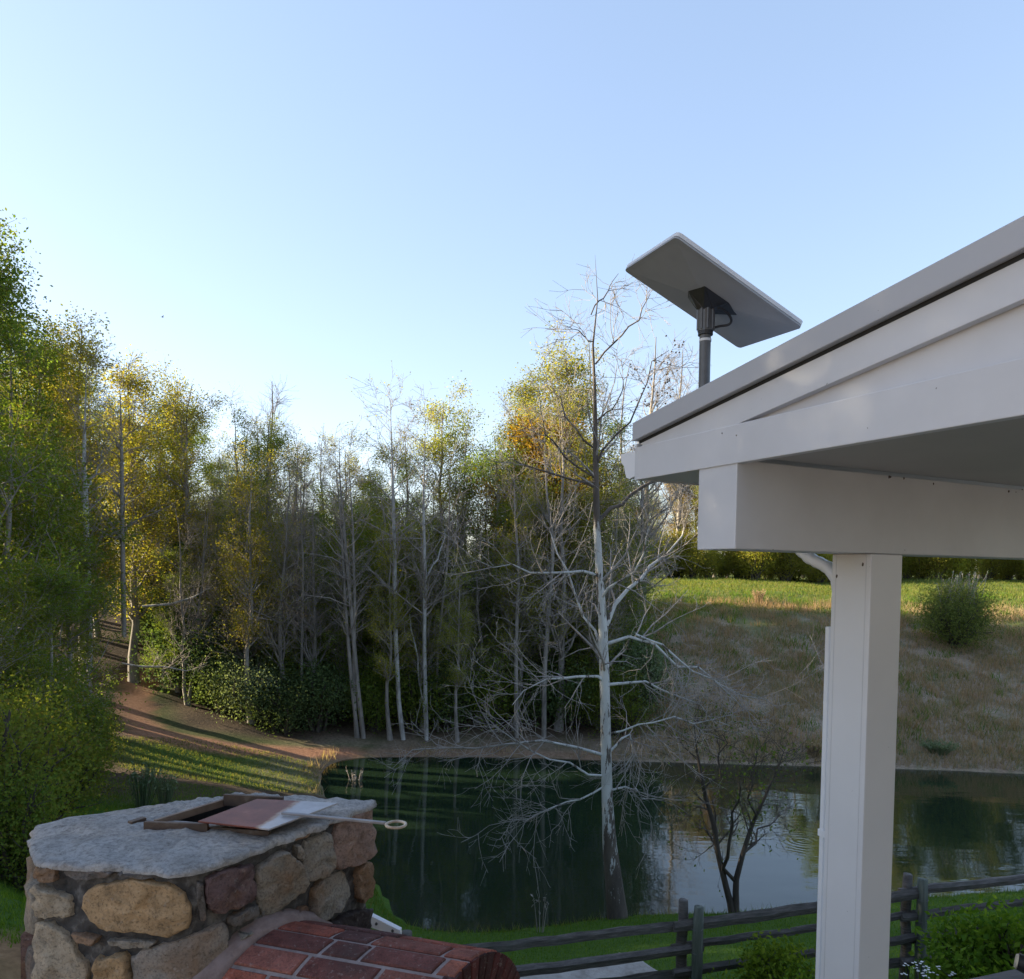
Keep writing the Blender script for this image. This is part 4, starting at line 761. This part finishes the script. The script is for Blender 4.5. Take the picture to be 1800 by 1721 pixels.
ZS = [  # outlines measured on the visible faces (enlarged coordinates) and their colours
    ([(150, 505), (180, 508), (300, 560), (322, 650), (250, 652), (152, 650)], LGT), ([(370, 580), (395, 520), (470, 505), (600, 485), (650, 495), (760, 515), (810, 550), (830, 620), (843, 665), (815, 710), (740, 738), (640, 720), (520, 705), (440, 695), (420, 660), (375, 625)], TAN),
    ([(290, 450), (330, 428), (500, 428), (495, 470), (420, 480), (350, 485), (300, 470)], DRK), ([(535, 428), (600, 424), (720, 432), (860, 430), (850, 455), (760, 470), (640, 480), (545, 465)], DRK),
    ([(152, 675), (230, 680), (290, 730), (340, 800), (380, 870), (395, 960), (152, 1000)], LGT), ([(318, 725), (380, 725), (440, 740), (425, 768), (340, 752)], BRN), ([(480, 755), (560, 750), (690, 760), (660, 785), (560, 785), (490, 775)], GRY),
    ([(410, 1000), (430, 830), (555, 815), (575, 870), (590, 1000)], TAN), ([(580, 835), (700, 785), (860, 730), (960, 685), (993, 690), (985, 800), (980, 928), (960, 1000), (600, 1000)], (.3, .27, .24)),
    ([(905, 490), (960, 455), (1110, 420), (1115, 500), (1105, 580), (1040, 605), (960, 632), (915, 615), (905, 560)], PUR), ([(1130, 440), (1200, 380), (1245, 365), (1310, 430), (1330, 490), (1320, 540), (1270, 580), (1210, 640), (1165, 655), (1130, 600)], GRY),
    ([(1335, 320), (1450, 285), (1455, 430), (1420, 470), (1340, 495), (1325, 440)], GRY), ([(1365, 530), (1400, 490), (1520, 450), (1530, 540), (1480, 620), (1400, 668), (1365, 640)], GRY), ([(1490, 180), (1640, 150), (1643, 380), (1600, 400), (1530, 430), (1480, 445), (1458, 400), (1470, 300)], (.27, .19, .16)),
    ([(1560, 440), (1600, 412), (1640, 415), (1638, 560), (1580, 590), (1560, 560)], BRN), ([(1060, 880), (1110, 760), (1150, 690), (1200, 695), (1225, 735), (1180, 800), (1120, 850), (1080, 890)], (.27, .17, .1)), ([(865, 500), (890, 505), (903, 660), (880, 670), (862, 560)], DRK),
    ([(1000, 660), (1080, 610), (1125, 600), (1125, 640), (1050, 680), (1005, 690)], DRK), ([(1000, 890), (1030, 750), (1060, 720), (1095, 710), (1085, 780), (1040, 870), (1010, 905)], GRY), ([(975, 385), (1090, 345), (1160, 335), (1110, 385), (985, 408)], DRK), ([(880, 440), (970, 395), (972, 420), (895, 460)], DRK),
    ([(1245, 275), (1350, 235), (1360, 260), (1340, 300), (1260, 330), (1240, 310)], BRN), ([(1295, 340), (1310, 335), (1325, 380), (1315, 405), (1297, 395)], GRY), ([(1440, 680), (1540, 630), (1635, 615), (1635, 740), (1590, 760), (1460, 740)], (.06, .05, .05)), ([(1190, 680), (1270, 640), (1345, 600), (1350, 650), (1260, 695), (1200, 705)], (.13, .1, .1)),
    ([(1365, 232), (1470, 195), (1478, 218), (1370, 262)], BRN), ([(158, 412), (250, 420), (258, 490), (200, 485), (160, 466)], BRN)]
vis = []
for i, (zp, cl_) in enumerate(ZS):
    sz = [pix_sz(x*.4, 1350+y*.4) for x, y in zp]; sz = [(s, z) for s, z in sz]
    ss = np.array(sz)
    if ss[:, 0].max()-ss[:, 0].min() > SLEN*.5: ss[:, 0] = np.where(ss[:, 0] > SLEN*.5, ss[:, 0]-SLEN, ss[:, 0])
    ss[:, 1] = np.minimum(ss[:, 1], CAPZ-.022-.004*np.arange(len(ss))/len(ss))
    vis.append(ss); make_stone(ss, cl_, .013+.008*R_.random(), i)
s_hi = max(q[:, 0].max() for q in vis)
z_ = 4.98; k = 100
while z_ < CAPZ-.05:
    h_ = R_.uniform(.11, .2); h_ = min(h_, CAPZ-.02-z_); s_ = R_.uniform(0, .1)
    while s_ < SLEN-.02:
        w_ = min(R_.uniform(.12, .32), SLEN+.05-s_); m_ = s_+w_/2
        if z_+h_ < 6.36 or m_ > s_hi+.1:
            g = .014; a, b = s_+g, s_+w_-g; c0, c1 = z_+g, z_+h_-g
            q = [(a+R_.uniform(0, .02), c0), (m_, c0-R_.uniform(0, .012)), (b, c0+R_.uniform(0, .025)), (b-R_.uniform(0, .015), c1-R_.uniform(0, .025)), (m_, c1+R_.uniform(0, .01)), (a, c1-R_.uniform(0, .02))]
            if w_ > .07: make_stone(q, R_.choice([TAN, GRY, PUR, BRN, DRK, LGT]), .024, k, 14, ((1.015, -.03), (1., .42), (.95, .9), (.6, 1.))); k += 1
        s_ += w_
    z_ += h_
# cap with a flue opening
hole = [atz(x, y, CAPZ)[:2] for x, y in ((288, 1440), (352, 1446), (505, 1412), (402, 1405))]; hole = [np.array(q) for q in hole]
hc = np.mean(hole, axis=0); no = 200; rng = np.random.RandomState(6)
def radial(ps, ang):
    best = 0; d_ = np.array([math.cos(ang), math.sin(ang)])
    for i in range(len(ps)):
        a, e = ps[i]-hc, ps[(i+1) % len(ps)]-ps[i]; den = d_[0]*e[1]-d_[1]*e[0]
        if abs(den) < 1e-9: continue
        t_ = (a[0]*e[1]-a[1]*e[0])/den; u_ = (a[0]*d_[1]-a[1]*d_[0])/den
        if -1e-6 <= u_ <= 1+1e-6 and t_ > best: best = t_
    return best
wob = np.convolve(np.tile(rng.normal(size=no), 3), np.ones(3)/3, 'same')[no:2*no]*.010
Vc = []; rows_ = [(0., .0), (.08, .003), (.16, .004), (.24, .005), (.32, .006), (.4, .005), (.48, .004), (.56, .002), (.64, 0.), (.72, -.002), (.8, -.003), (.86, -.004), (.95, -.006), (.985, -.010), (1., -.016), (.995, -.024)]
for fr_, dz in rows_:
    for j in range(no):
        a = 2*PI*j/no; ri = radial(hole, a); ro = radial(list(PTH), a)+.016+wob[j]; r = ri+(ro-ri)*fr_; q = hc+np.array([math.cos(a), math.sin(a)])*r
        Vc.append((q[0], q[1], CAPZ+dz+(.012*(vnoise(np.array(q[0]*23+50), np.array(q[1]*23+50))-.5)+.007*(vnoise(np.array(q[0]*70+50), np.array(q[1]*70+50))-.5) if 0 < fr_ < .99 else 0)))
nr = len(rows_); fl = [(hc[0]+(np.array(Vc[j][:2])-hc)[0], hc[1]+(np.array(Vc[j][:2])-hc)[1], CAPZ-.45) for j in range(no)]
F = [(k*no+j, (k+1)*no+j, (k+1)*no+(j+1) % no, k*no+(j+1) % no) for k in range(nr-1) for j in range(no)]
link('cap', mesh_np('cap', Vc, [np.array(F)], [CAPM]), chim)
SOOT = simple('soot', [(.3, (.006, .006, .006)), (.7, (.02, .019, .018))], 9, .8, .6, .02)
MB().add([Vc[j] for j in range(no)]+fl, [(j, (j+1) % no, no+(j+1) % no, no+j) for j in range(no)]+[tuple(range(no, 2*no))]).build('flue', SOOT, chim)
# damper: steel frame and a sliding plate pulled half open
IRON = simple('rusty_iron', [(.3, (.05, .035, .028)), (.55, (.1, .065, .045)), (.75, (.2, .16, .13))], 18, .6, .5, .004, metal=.3)
STEEL, t, p = mat('plate_steel'); v = coords(t); n = noise(t, v, 14, 7, .7)
dmp = thing('chimney_damper', 'rusty sliding steel damper with ring handle lying on the chimney cap', 'damper', (0, 0, 0))
pz = CAPZ+.034
pl = [atz(x, y, pz) for x, y in ((348, 1443), (473, 1457), (594, 1411), (452, 1404))]
fdir = (pl[2]+pl[1]-pl[0]-pl[3])[:2]; fdir /= np.linalg.norm(fdir); e0 = ((pl[0]+pl[3])/2)[:2]; e1 = ((pl[1]+pl[2])/2)[:2]; wdt = (e1-e0)@fdir
dp = nd(t, 'ShaderNodeVectorMath', operation='DOT_PRODUCT'); dp.inputs[1].default_value = (fdir[0]/wdt, fdir[1]/wdt, 0); t.links.new(v, dp.inputs[0])
ad = nd(t, 'ShaderNodeMath', operation='ADD'); ad.inputs[1].default_value = -(e0@fdir)/wdt; t.links.new(dp.outputs['Value'], ad.inputs[0])
ad2 = nd(t, 'ShaderNodeMath', operation='MULTIPLY_ADD'); t.links.new(n, ad2.inputs[0]); ad2.inputs[1].default_value = .25; t.links.new(ad.outputs[0], ad2.inputs[2])
rust = ramp(t, n, [(.3, (.1, .022, .014)), (.6, (.17, .045, .028)), (.72, (.24, .09, .06))]); stl = ramp(t, n, [(.3, (.3, .29, .3)), (.7, (.44, .43, .45))])
fm = ramp(t, ad2.outputs[0], [(.78, (0, 0, 0)), (.83, (1, 1, 1))]); cc = mix(t, fm, rust, stl); cc = mix(t, ramp(t, ad2.outputs[0], [(.75, (0, 0, 0)), (.80, (.8,)*3), (.86, (0, 0, 0))]), cc, (.3, .2, .14))
t.links.new(cc, p.inputs['Base Color']); p.inputs['Roughness'].default_value = .5; p.inputs['Metallic'].default_value = .15; t.links.new(bump(t, n, .25, .003), p.inputs['Normal'])
MB().prism([q-[0, 0, .005] for q in pl], pl).build('plate', STEEL, dmp, .001)
def bar(p0, p1, wd, z0, z1, name, m=IRON):
    a = np.array(p0[:2]); b = np.array(p1[:2]); d_ = (b-a)/np.linalg.norm(b-a); s_ = np.array([-d_[1], d_[0]])*wd/2
    c4 = [a-s_, b-s_, b+s_, a+s_]; return MB().hexa([(q[0], q[1], z0) for q in c4]+[(q[0], q[1], z1) for q in c4]).build(name, m, dmp, .0015)
bar(atz(254, 1446, CAPZ+.02), atz(366, 1450, CAPZ+.02), .012, CAPZ-.006, CAPZ+.024, 'front_rail')
bar(atz(394, 1399, CAPZ+.03), atz(498, 1404, CAPZ+.03), .012, CAPZ+.0, CAPZ+.036, 'back_rail')
bar(atz(272, 1440, CAPZ+.02), atz(398, 1402, CAPZ+.02), .012, CAPZ-.004, CAPZ+.018, 'side_rail', simple('tan_iron', [(.3, (.14, .09, .06)), (.7, (.24, .17, .12))], 20, .7, .4, .003))
bar(atz(366, 1452, CAPZ+.012), atz(474, 1460, CAPZ+.012), .014, CAPZ-.002, CAPZ+.012, 'front_rail')
bar(atz(228, 1448, CAPZ+.005), atz(254, 1440, CAPZ+.005), .02, CAPZ-.004, CAPZ+.012, 'rust_flake')
rz_ = pz+.008; RODM = simple('handle_steel', [(.3, (.16, .15, .15)), (.7, (.28, .27, .28))], 20, .5, .3, .002, metal=.3)
ra, rb, rc_ = atz(496, 1429, rz_), atz(678, 1444, rz_+.004), atz(696, 1447, rz_+.004)
bar(ra, rb, .012, rz_-.004, rz_+.003, 'handle_rod', RODM)
an = np.linspace(0, 2*PI, 25)[:-1]; rp = [(rc_[0]+.034*math.cos(a), rc_[1]+.034*math.sin(a), rz_) for a in an]
V = []; 
for k, a in enumerate(an):
    for j in range(8): b_ = 2*PI*j/8; rr = .027+.0042*math.cos(b_); V.append((rc_[0]+rr*math.cos(a), rc_[1]+rr*math.sin(a), rz_+.0042*math.sin(b_)))
MB().add(V, [(k*8+j, k*8+(j+1) % 8, ((k+1) % 24)*8+(j+1) % 8, ((k+1) % 24)*8+j) for k in range(24) for j in range(8)]).build('handle_ring', simple('ring_rust', [(.3, (.2, .11, .06)), (.6, (.5, .44, .36))], 30, .6, .4, .003), dmp, smooth=True)

# ------------------------------------------------------------------ brick barrel of the oven
oven = thing('brick_oven', 'red brick barrel vault joined to the stone chimney', 'brick oven', (0, 0, 0))
S0, S1 = np.array([-.60, 2.072]), np.array([-.057, 1.916]); AX = (S1-S0); BLEN = np.linalg.norm(AX); AX = AX/BLEN; QD = np.array([.5, .866]); RB = .287; ZC = 6.222; OC = -.0705
def barrel(s, phi, r): p_ = S0+AX*s+QD*(OC+r*math.sin(phi)); return (p_[0], p_[1], ZC+r*math.cos(phi))
def sface(phi):
    p_ = S0+QD*(OC+RB*math.sin(phi)); q_ = (poly[2]-poly[1])/np.linalg.norm(poly[2]-poly[1]); n_ = np.array([q_[1], -q_[0]]); return float((poly[1]-p_)@n_/(AX@n_))
BRICK = tinted('red_brick', .85, 26, .9, .008, .65, (.06, .04, .038))
BMORT = simple('brick_mortar', [(.3, (.19, .15, .14)), (.6, (.29, .24, .23)), (.8, (.36, .31, .3))], 40, .95, .9, .006)
def bwall(s, h, r):   # below the springing the vault goes on as upright walls
    return barrel(s, h, r)
V = []; na, nl_ = 40, 14
prof_ = [(-1, 4.96)]+[None]
def ring(s, r):
    o = [barrel(s, -PI/2, r)]; o = [(o[0][0], o[0][1], 4.96)]
    for i in range(na+1): o.append(barrel(s, -PI/2+PI*i/na, r))
    o.append((o[-1][0], o[-1][1], 4.96)); return o
r1, r2 = ring(-.16, RB-.006), ring(BLEN-.004, RB-.006); n = len(r1)
MB().add(r1+r2, [(i, i+1, n+i+1, n+i) for i in range(n-1)]+[tuple(range(n))[::-1], tuple(range(n, 2*n))]).build('mortar_bed', BMORT, oven, smooth=False)
def brick_mesh(s0, s1, p0, p1, ro, ri):
    V = []; m = 3
    for r_, ins in ((ri, 0), (ro-.004, 0), (ro, .0035)):
        for si in (s0+ins, s1-ins):
            for k in range(m+1): V.append(barrel(si, p0+ins/RB+(p1-p0-2*ins/RB)*k/m, r_))
    n_ = m+1; F = []
    for l in range(2):
        b = l*2*n_; t_ = b+2*n_
        F += [(b+k, b+k+1, t_+k+1, t_+k) for k in range(m)]+[(b+n_+k+1, b+n_+k, t_+n_+k, t_+n_+k+1) for k in range(m)]
        F += [(b+n_, b, t_, t_+n_), (b+m, b+n_+m, t_+n_+m, t_+m)]
    b = 4*n_; F += [(b+k, b+k+1, b+n_+k+1, b+n_+k) for k in range(m)]
    return MB().add(V, F)
RED = [(.27, .085, .06), (.31, .1, .068), (.24, .09, .068), (.15, .058, .05), (.34, .12, .08), (.1, .048, .045), (.25, .1, .08), (.2, .075, .058)]
nc = 12; dphi = PI/nc; rr_ = random.Random(12)
for c_ in range(nc):
    p0 = -PI/2+c_*dphi+.006/RB; p1 = -PI/2+(c_+1)*dphi-.006/RB; sf = sface((p0+p1)/2)+.04; s_ = sf-.02-(c_ % 2)*.085+rr_.uniform(-.02, .02)
    while s_ < BLEN-.035:
        ln = rr_.choice([.195, .195, .195, .1]); e_ = min(s_+ln, BLEN-.002)
        if BLEN-e_ < .04: e_ = BLEN-.002
        if e_-max(s_, sf) > .03:
            o = brick_mesh(max(s_, sf), e_, p0, p1, RB+rr_.uniform(-.001, .002), RB-.05).build('brick', BRICK, oven); o.color = (*rr_.choice(RED), 1)
        s_ = e_+.012
nv = 22
for k in range(nv):   # soldier ring on the open end
    p0 = -PI/2+PI*k/nv+.0042/RB; p1 = -PI/2+PI*(k+1)/nv-.0042/RB; V = []
    for s_ in (BLEN-.03, BLEN+.004):
        for r_, pa in ((RB-.004, p0), (RB-.004, p1), (.105, p1*.97+p0*.03), (.105, p0*.97+p1*.03)): V.append(barrel(s_, pa, r_))
    o = MB().hexa(V).build('brick', BRICK, oven, .002); o.color = (*rr_.choice([(.07, .026, .026), (.1, .032, .03), (.05, .022, .022), (.09, .03, .03)]), 1)
MB().prism([barrel(BLEN-.002, a, .1) for a in np.linspace(-PI/2, PI/2, 12)], [barrel(BLEN+.001, a, .1) for a in np.linspace(-PI/2, PI/2, 12)]).build('oven_mouth', SOOT, oven)
# mortar fillet where the vault meets the stones
V = []; nn_ = 40
for i in range(nn_+1):
    a = -PI/2+PI*i/nn_; sf = sface(a)+.01
    for s_, r_ in ((-.03, RB+.026), (.006, RB+.022), (.022, RB+.012), (.030, RB+.003), (.032, RB-.02)): V.append(barrel(sf+s_+.004*math.sin(i*1.7), a, r_+.002*math.sin(i*2.9)))
MB().add(V, [(i*5+j, i*5+j+1, (i+1)*5+j+1, (i+1)*5+j) for i in range(nn_) for j in range(4)]).build('mortar_fillet', simple('pink_mortar', [(.3, (.16, .115, .105)), (.6, (.24, .185, .175))], 30, .95, .9, .008), oven, smooth=True)

# ------------------------------------------------------------------ white strip behind the chimney
a0, a1, a2, a3 = at(640, 1604, 2.62), at(703, 1636, 2.55), at(703, 1648, 2.55), at(640, 1627, 2.62); off = np.array([.005, .015, .004])
ws = MB().hexa([a3, a2, a2+off, a3+off, a0, a1, a1+off, a0+off]).build('flashing_strip', W_GUT, None, .002); tag(ws, 'short white metal strip sticking out behind the stone chimney', 'metal strip')
for f_ in (.35, .8):
    c_ = (a0*(1-f_)+a1*f_)*.55+(a3*(1-f_)+a2*f_)*.45; MB().tube([c_+[0, .004, 0], c_-[0, .004, 0]], .005, 8).build('screw', D_POLE, ws)
# ------------------------------------------------------------------ split rail fence
WOODF, t, p = mat('weathered_wood'); v = coords(t, (1, 1, 1)); n = noise(t, coords(t, (2.2, 2.2, 20)), 2.2, 7, .7); n2_ = noise(t, v, 3, 5, .6); oi = t.nodes.new('ShaderNodeObjectInfo')
c = ramp(t, n, [(.3, (.035, .03, .028)), (.5, (.085, .075, .07)), (.72, (.17, .155, .145))]); c = mix(t, ramp(t, n2_, [(.5, (0, 0, 0)), (.7, (.5,)*3)]), c, (.05, .06, .045)); t.links.new(c, p.inputs['Base Color']); p.inputs['Roughness'].default_value = .9; t.links.new(bump(t, n, .9, .012), p.inputs['Normal'])
WOODP = simple('green_post_wood', [(.3, (.05, .06, .05)), (.55, (.1, .115, .095)), (.75, (.17, .18, .155))], 3, .9, .8, .012, (8, 8, 1))
fence = thing('split_rail_fence', 'weathered grey split rail fence crossing the lawn before the pond', 'fence', (0, 0, 0))
F1 = at(1212, 1590, 8.1); F2 = at(1608, 1543, 8.95); fd = (F2-F1); 
pts_f = [F1-2*fd, F1-fd, F1, F2, F2+fd, F2+2*fd]
rr_ = random.Random(5)
def rough_tube(p0, p1, r, n=8, m=9, seed=0, jr=.12, bend=.012, sq=0.):
    rng = np.random.RandomState(seed); P_ = np.linspace(p0, p1, m); P_[1:-1] += rng.normal(size=(m-2, 3))*bend; T = (p1-p0)/np.linalg.norm(p1-p0); u_ = np.cross(T, [0, 0, 1] if abs(T[2]) < .8 else [1, 0, 0]); u_ /= np.linalg.norm(u_); w_ = np.cross(u_, T)
    prof_ = 1+rng.normal(size=n)*jr; V = []
    for i in range(m):
        for k in range(n): a = 2*PI*k/n+.3; q = r*prof_[k]*(1+rng.normal()*.05)*(1-.12*(i in (0, m-1))); V.append(P_[i]+u_*math.cos(a)*q*(1-sq)+w_*math.sin(a)*q)
    return MB().add(V, [(i*n+k, i*n+(k+1) % n, (i+1)*n+(k+1) % n, (i+1)*n+k) for i in range(m-1) for k in range(n)]+[tuple(range(n))[::-1], tuple(range((m-1)*n, m*n))])
fdx = fd[:2]/np.linalg.norm(fd[:2]); nrm_ = np.array([fdx[1], -fdx[0]])
tops = []
for i, q in enumerate(pts_f):
    g = hz(q[0], q[1])-.15; zt = q[2]
    for k, (o_, hh_) in enumerate(((-.062, .035), (.062, 0.))):
        b = np.array([q[0]+fdx[0]*o_+nrm_[0]*(.06 if k else -.05), q[1]+fdx[1]*o_+nrm_[1]*(.06 if k else -.05), g]); tpp = b.copy(); tpp[2] = zt+hh_; tpp[:2] += [rr_.uniform(-.015, .015), rr_.uniform(-.015, .015)]
        rough_tube(b, tpp, .058, 10, 7, i*2+k, .06, .006).build('post', WOODP if k else WOODF, fence, smooth=True)
    for hw_ in (.24, .5, .8): 
        c_ = np.array([q[0]+fdx[0]*.06+nrm_[0]*.06, q[1]+fdx[1]*.06+nrm_[1]*.06, zt-hw_]); rg = [c_+np.array([math.cos(a)*.066, math.sin(a)*.066, .006*math.sin(a)]) for a in np.linspace(0, 2*PI, 13)]
        MB().tube(rg, .004, 5, False).build('wire', D_POLE, fence)
for i in range(len(pts_f)-1):
    for k in range(4):
        dz = .2+k*.275; a = pts_f[i].copy(); b = pts_f[i+1].copy(); a[2] -= dz+rr_.uniform(-.03, .03); b[2] -= dz+rr_.uniform(-.03, .03)
        a[:2] -= fdx*.2; b[:2] += fdx*.16; s_ = .02*(1 if k % 2 else -1)*(1 if i % 2 else -1); a[:2] += nrm_*s_; b[:2] += nrm_*s_
        rough_tube(a, b, .058, 6, 15, 50+i*5+k, .2, .006, .25).build('rail', WOODF, fence, smooth=False)
# ------------------------------------------------------------------ slab on the lawn
SLABM = simple('sandy_slab', [(.3, (.2, .175, .15)), (.5, (.33, .3, .27)), (.75, (.42, .39, .36))], 5, .95, .9, .02, detail=10, fine=26)
cs = [ghit(x, y) for x, y in ((900, 1712), (1100, 1672), (1166, 1710), (1000, 1760))]; zt = max(q[2] for q in cs)+.04
cs = [atz(x, y, zt) for x, y in ((895, 1714), (1100, 1673), (1166, 1711), (985, 1762))]
V = []; m = 14; rng = np.random.RandomState(4)
for lay in range(2):
    for i in range(m):
        for k in range(4): f_ = i/m; 
mb = MB(); ol = resample(np.array(cs+[cs[0]]), 45)[:-1]; ol[:, :2] += rng.normal(size=(44, 2))*.012
n = len(ol); inn = [ol.mean(0)+(q-ol.mean(0))*.97+[0, 0, .008] for q in ol]; lo = [q-[0, 0, .35] for q in ol]
mb.add(lo+list(ol)+inn, [(i, (i+1) % n, n+(i+1) % n, n+i) for i in range(n)]+[(n+i, n+(i+1) % n, 2*n+(i+1) % n, 2*n+i) for i in range(n)]+[tuple(range(2*n, 3*n))])
tag(mb.build('stone_slab', SLABM), 'pale sandy slab lying on the lawn behind the fence rails', 'slab')
# ------------------------------------------------------------------ shrubs and flowers in front of the fence
sh = make_shrub(111, .62, .85, 5200, .055, L_SHRUB, 16, .12, asp=.5); sh2 = make_shrub(112, .6, .8, 5200, .055, L_SHRUB, 16, .12, asp=.5)
for px, d, s_, lb, pr in ((1365, 7.6, 1.0, 'bright green leafy shrub at the fence left of the pavilion post', sh), (1415, 7.3, .85, 'green shrub tucked against the left side of the pavilion post', sh2), (1745, 7.9, 1.35, 'large green shrub before the fence in the lower right corner', sh), (1800, 7.5, 1.45, 'bright green shrub at the right edge before the fence', sh2), (1705, 8.3, .8, 'upright green shoots left of the large right corner shrub', sh2)):
    P = at(px, 1700, d); place(pr, 'garden_shrub', lb, 'shrub', P[0], P[1], s_, px*.7, z=hz(P[0], P[1])-.02)
FLW = simple('white_petal', [(.3, (.7, .7, .68)), (.7, (.8, .8, .78))], bs=0)
rng = np.random.RandomState(21); fm_ = None
def flower():
    mb = MB(); mb.tube([(0, 0, 0), (.01, .01, .15), (.0, .02, .3)], .003, 5)
    st = mb
    return st
stem_me = None; head_me = None
for i in range(34):
    if stem_me is None:
        s_ = MB().tube([(0, 0, -.05), (.012, .006, .14), (.0, .015, .3)], .003, 5).build('stem', L_SHRUB); h_ = MB()
        for k in range(3):
            c_ = np.array([(k-1)*.018, .015+.008*(k % 2), .30+.012*(k % 2)])
            for a in np.linspace(0, 2*PI, 6)[:-1]:
                t_ = np.array([math.cos(a), math.sin(a), .35])*.012; u_ = np.array([-math.sin(a), math.cos(a), 0])*.006; h_.add([c_, c_+t_*.6+u_, c_+t_, c_+t_*.6-u_], [(0, 1, 2, 3)])
        h_ = h_.build('blossom', FLW); stem_me, head_me = s_.data, h_.data; bpy.data.objects.remove(s_); bpy.data.objects.remove(h_)
    px = rng.uniform(1588, 1720); py = rng.uniform(1690, 1722); d = rng.uniform(7.4, 8.2); P = at(px, py, d); g = hz(P[0], P[1]); 
    o = thing('white_flower', 'small white wildflower in the grass at the foot of the fence post', 'flower', (P[0], P[1], g), 'white wildflowers by the fence', rng.rand()*6, 1.0)
    k = max(.5, (P[2]-g)/.3); o.scale = (1.3, 1.3, k); link('stem', stem_me, o); b = link('blossom', head_me, o)
    b.scale = (1, 1, 1/k*1.3); b.location.z = .3*(1-1/k*1.3)
# ------------------------------------------------------------------ bench top with a black tube in the right corner
TBW = simple('grey_board', [(.3, (.1, .098, .1)), (.6, (.17, .165, .168)), (.8, (.22, .215, .22))], 2.5, .85, .6, .01, (2, 14, 2))
tz_ = 6.27; tb = thing('wooden_table', 'grey weathered table top showing at the lower right corner', 'table', (0, 0, 0))
t0, t1 = atz(1690, 1722, tz_), atz(1783, 1702, tz_); e_ = (t1-t0)/np.linalg.norm(t1-t0); b_ = np.array([e_[1], -e_[0], 0]); t1 = t0+e_*1.0*np.linalg.norm(t1-t0)
for k in range(4):
    q0 = t0-e_*.35+b_*(.003+.105*k); q1 = t1+b_*(.003+.105*k); c4 = [q0, q1, q1+b_*.1, q0+b_*.1]; MB().prism([q-[0, 0, .03] for q in c4], c4).build('plank', TBW, tb, .003)
for q in (t0-e_*.3+b_*.03, t1-e_*.05+b_*.03, t0-e_*.3+b_*.36, t1-e_*.05+b_*.36):
    MB().hexa([(q[0]-.03, q[1]-.03, 4.95), (q[0]+.03, q[1]-.03, 4.95), (q[0]+.03, q[1]+.03, 4.95), (q[0]-.03, q[1]+.03, 4.95), (q[0]-.03, q[1]-.03, tz_-.031), (q[0]+.03, q[1]-.03, tz_-.031), (q[0]+.03, q[1]+.03, tz_-.031), (q[0]-.03, q[1]+.03, tz_-.031)]).build('leg', TBW, tb)
ca = at(1789, 1690, 2.36); cb = ca+np.array([.16, -.10, -.03]); tl = thing('black_tube', 'black tube with a cream end cap on the corner of the table', 'tube', (0, 0, 0))
MB().tube([ca, cb], .027, 20).build('barrel', D_BLACK, tl, smooth=False); dd = (ca-cb)/np.linalg.norm(ca-cb)
MB().tube([ca+dd*.001, ca+dd*.007], [.0245, .021], 20).build('end_cap', simple('cream', [(.3, (.5, .42, .3)), (.7, (.6, .52, .4))], 10, .6, .2, .002), tl)
# a bird high over the wood
bm_ = MB().add([(-.1, 0, 0), (.1, 0, 0), (0, .03, .01), (0, -.03, -.01), (.02, -.22, .07), (.02, .22, .07), (-.03, 0, .02), (.05, 0, .01)], [(0, 2, 1, 3), (6, 7, 4), (6, 7, 5), (0, 2, 6), (1, 2, 7)])
bo = bm_.build('bird', D_BLACK); bo.location = at(285, 558, 60); bo.rotation_euler = (0, .2, .6); bo.scale = (1.6,)*3; tag(bo, 'tiny dark bird flying above the left trees', 'bird')

# ------------------------------------------------------------------ unseen building behind the viewer, added to darken faces turned its way
SIDING = simple('shade_house_siding', [(.3, (.3, .28, .25)), (.7, (.36, .34, .31))], 3, .7, .2, .01); ROOFS = simple('shade_house_roof', [(.3, (.05, .05, .052)), (.7, (.09, .088, .088))], 8, .9, .4, .02); GLASS = simple('shade_house_glass', [(.3, (.02, .025, .03)), (.7, (.03, .035, .04))], 2, .08, 0)
hs = thing('shade_house', 'unseen building with pale siding added behind the viewer to block sky light', 'shade_house', (0, -3.6, 4.95))
def hb_(x0, x1, y0, y1, z0, z1): return MB().hexa([(x0, y0, z0), (x1, y0, z0), (x1, y1, z0), (x0, y1, z0), (x0, y0, z1), (x1, y0, z1), (x1, y1, z1), (x0, y1, z1)])
hb_(-1.5, 14, -8, 0, 0, 6.5).build('wall', SIDING, hs); rf = MB().prism([(-2, -8.6, 6.51), (-2, .6, 6.51), (-2, -4, 9.5)], [(14.5, -8.6, 6.51), (14.5, .6, 6.51), (14.5, -4, 9.5)]).build('roof', ROOFS, hs)
for x in (1, 4, 7, 10, 13):
    for z in (.9, 3.8):
        f_ = hb_(x-.7, x+.7, .002, .06, z, z+1.5).build('window', W_TRIM, hs); hb_(x-.6, x+.6, .061, .065, z+.1, z+1.4).build('pane', GLASS, f_)

PATM = simple('bounce_concrete', [(.3, (.2, .195, .185)), (.7, (.28, .272, .26))], 3, .9, .3, .01)
pt = MB().prism([(x, y, 4.9) for x, y in ((-7, -3.5), (9, -3.5), (9, 2.9), (4, 3.3), (-3.6, 3.1), (-7, 2.6))], [(x, y, 5.03) for x, y in ((-7, -3.5), (9, -3.5), (9, 2.9), (4, 3.3), (-3.6, 3.1), (-7, 2.6))]).build('bounce_patio', PATM); tag(pt, kind='structure')  # unseen slab, added so light bounces up under dish and ceiling
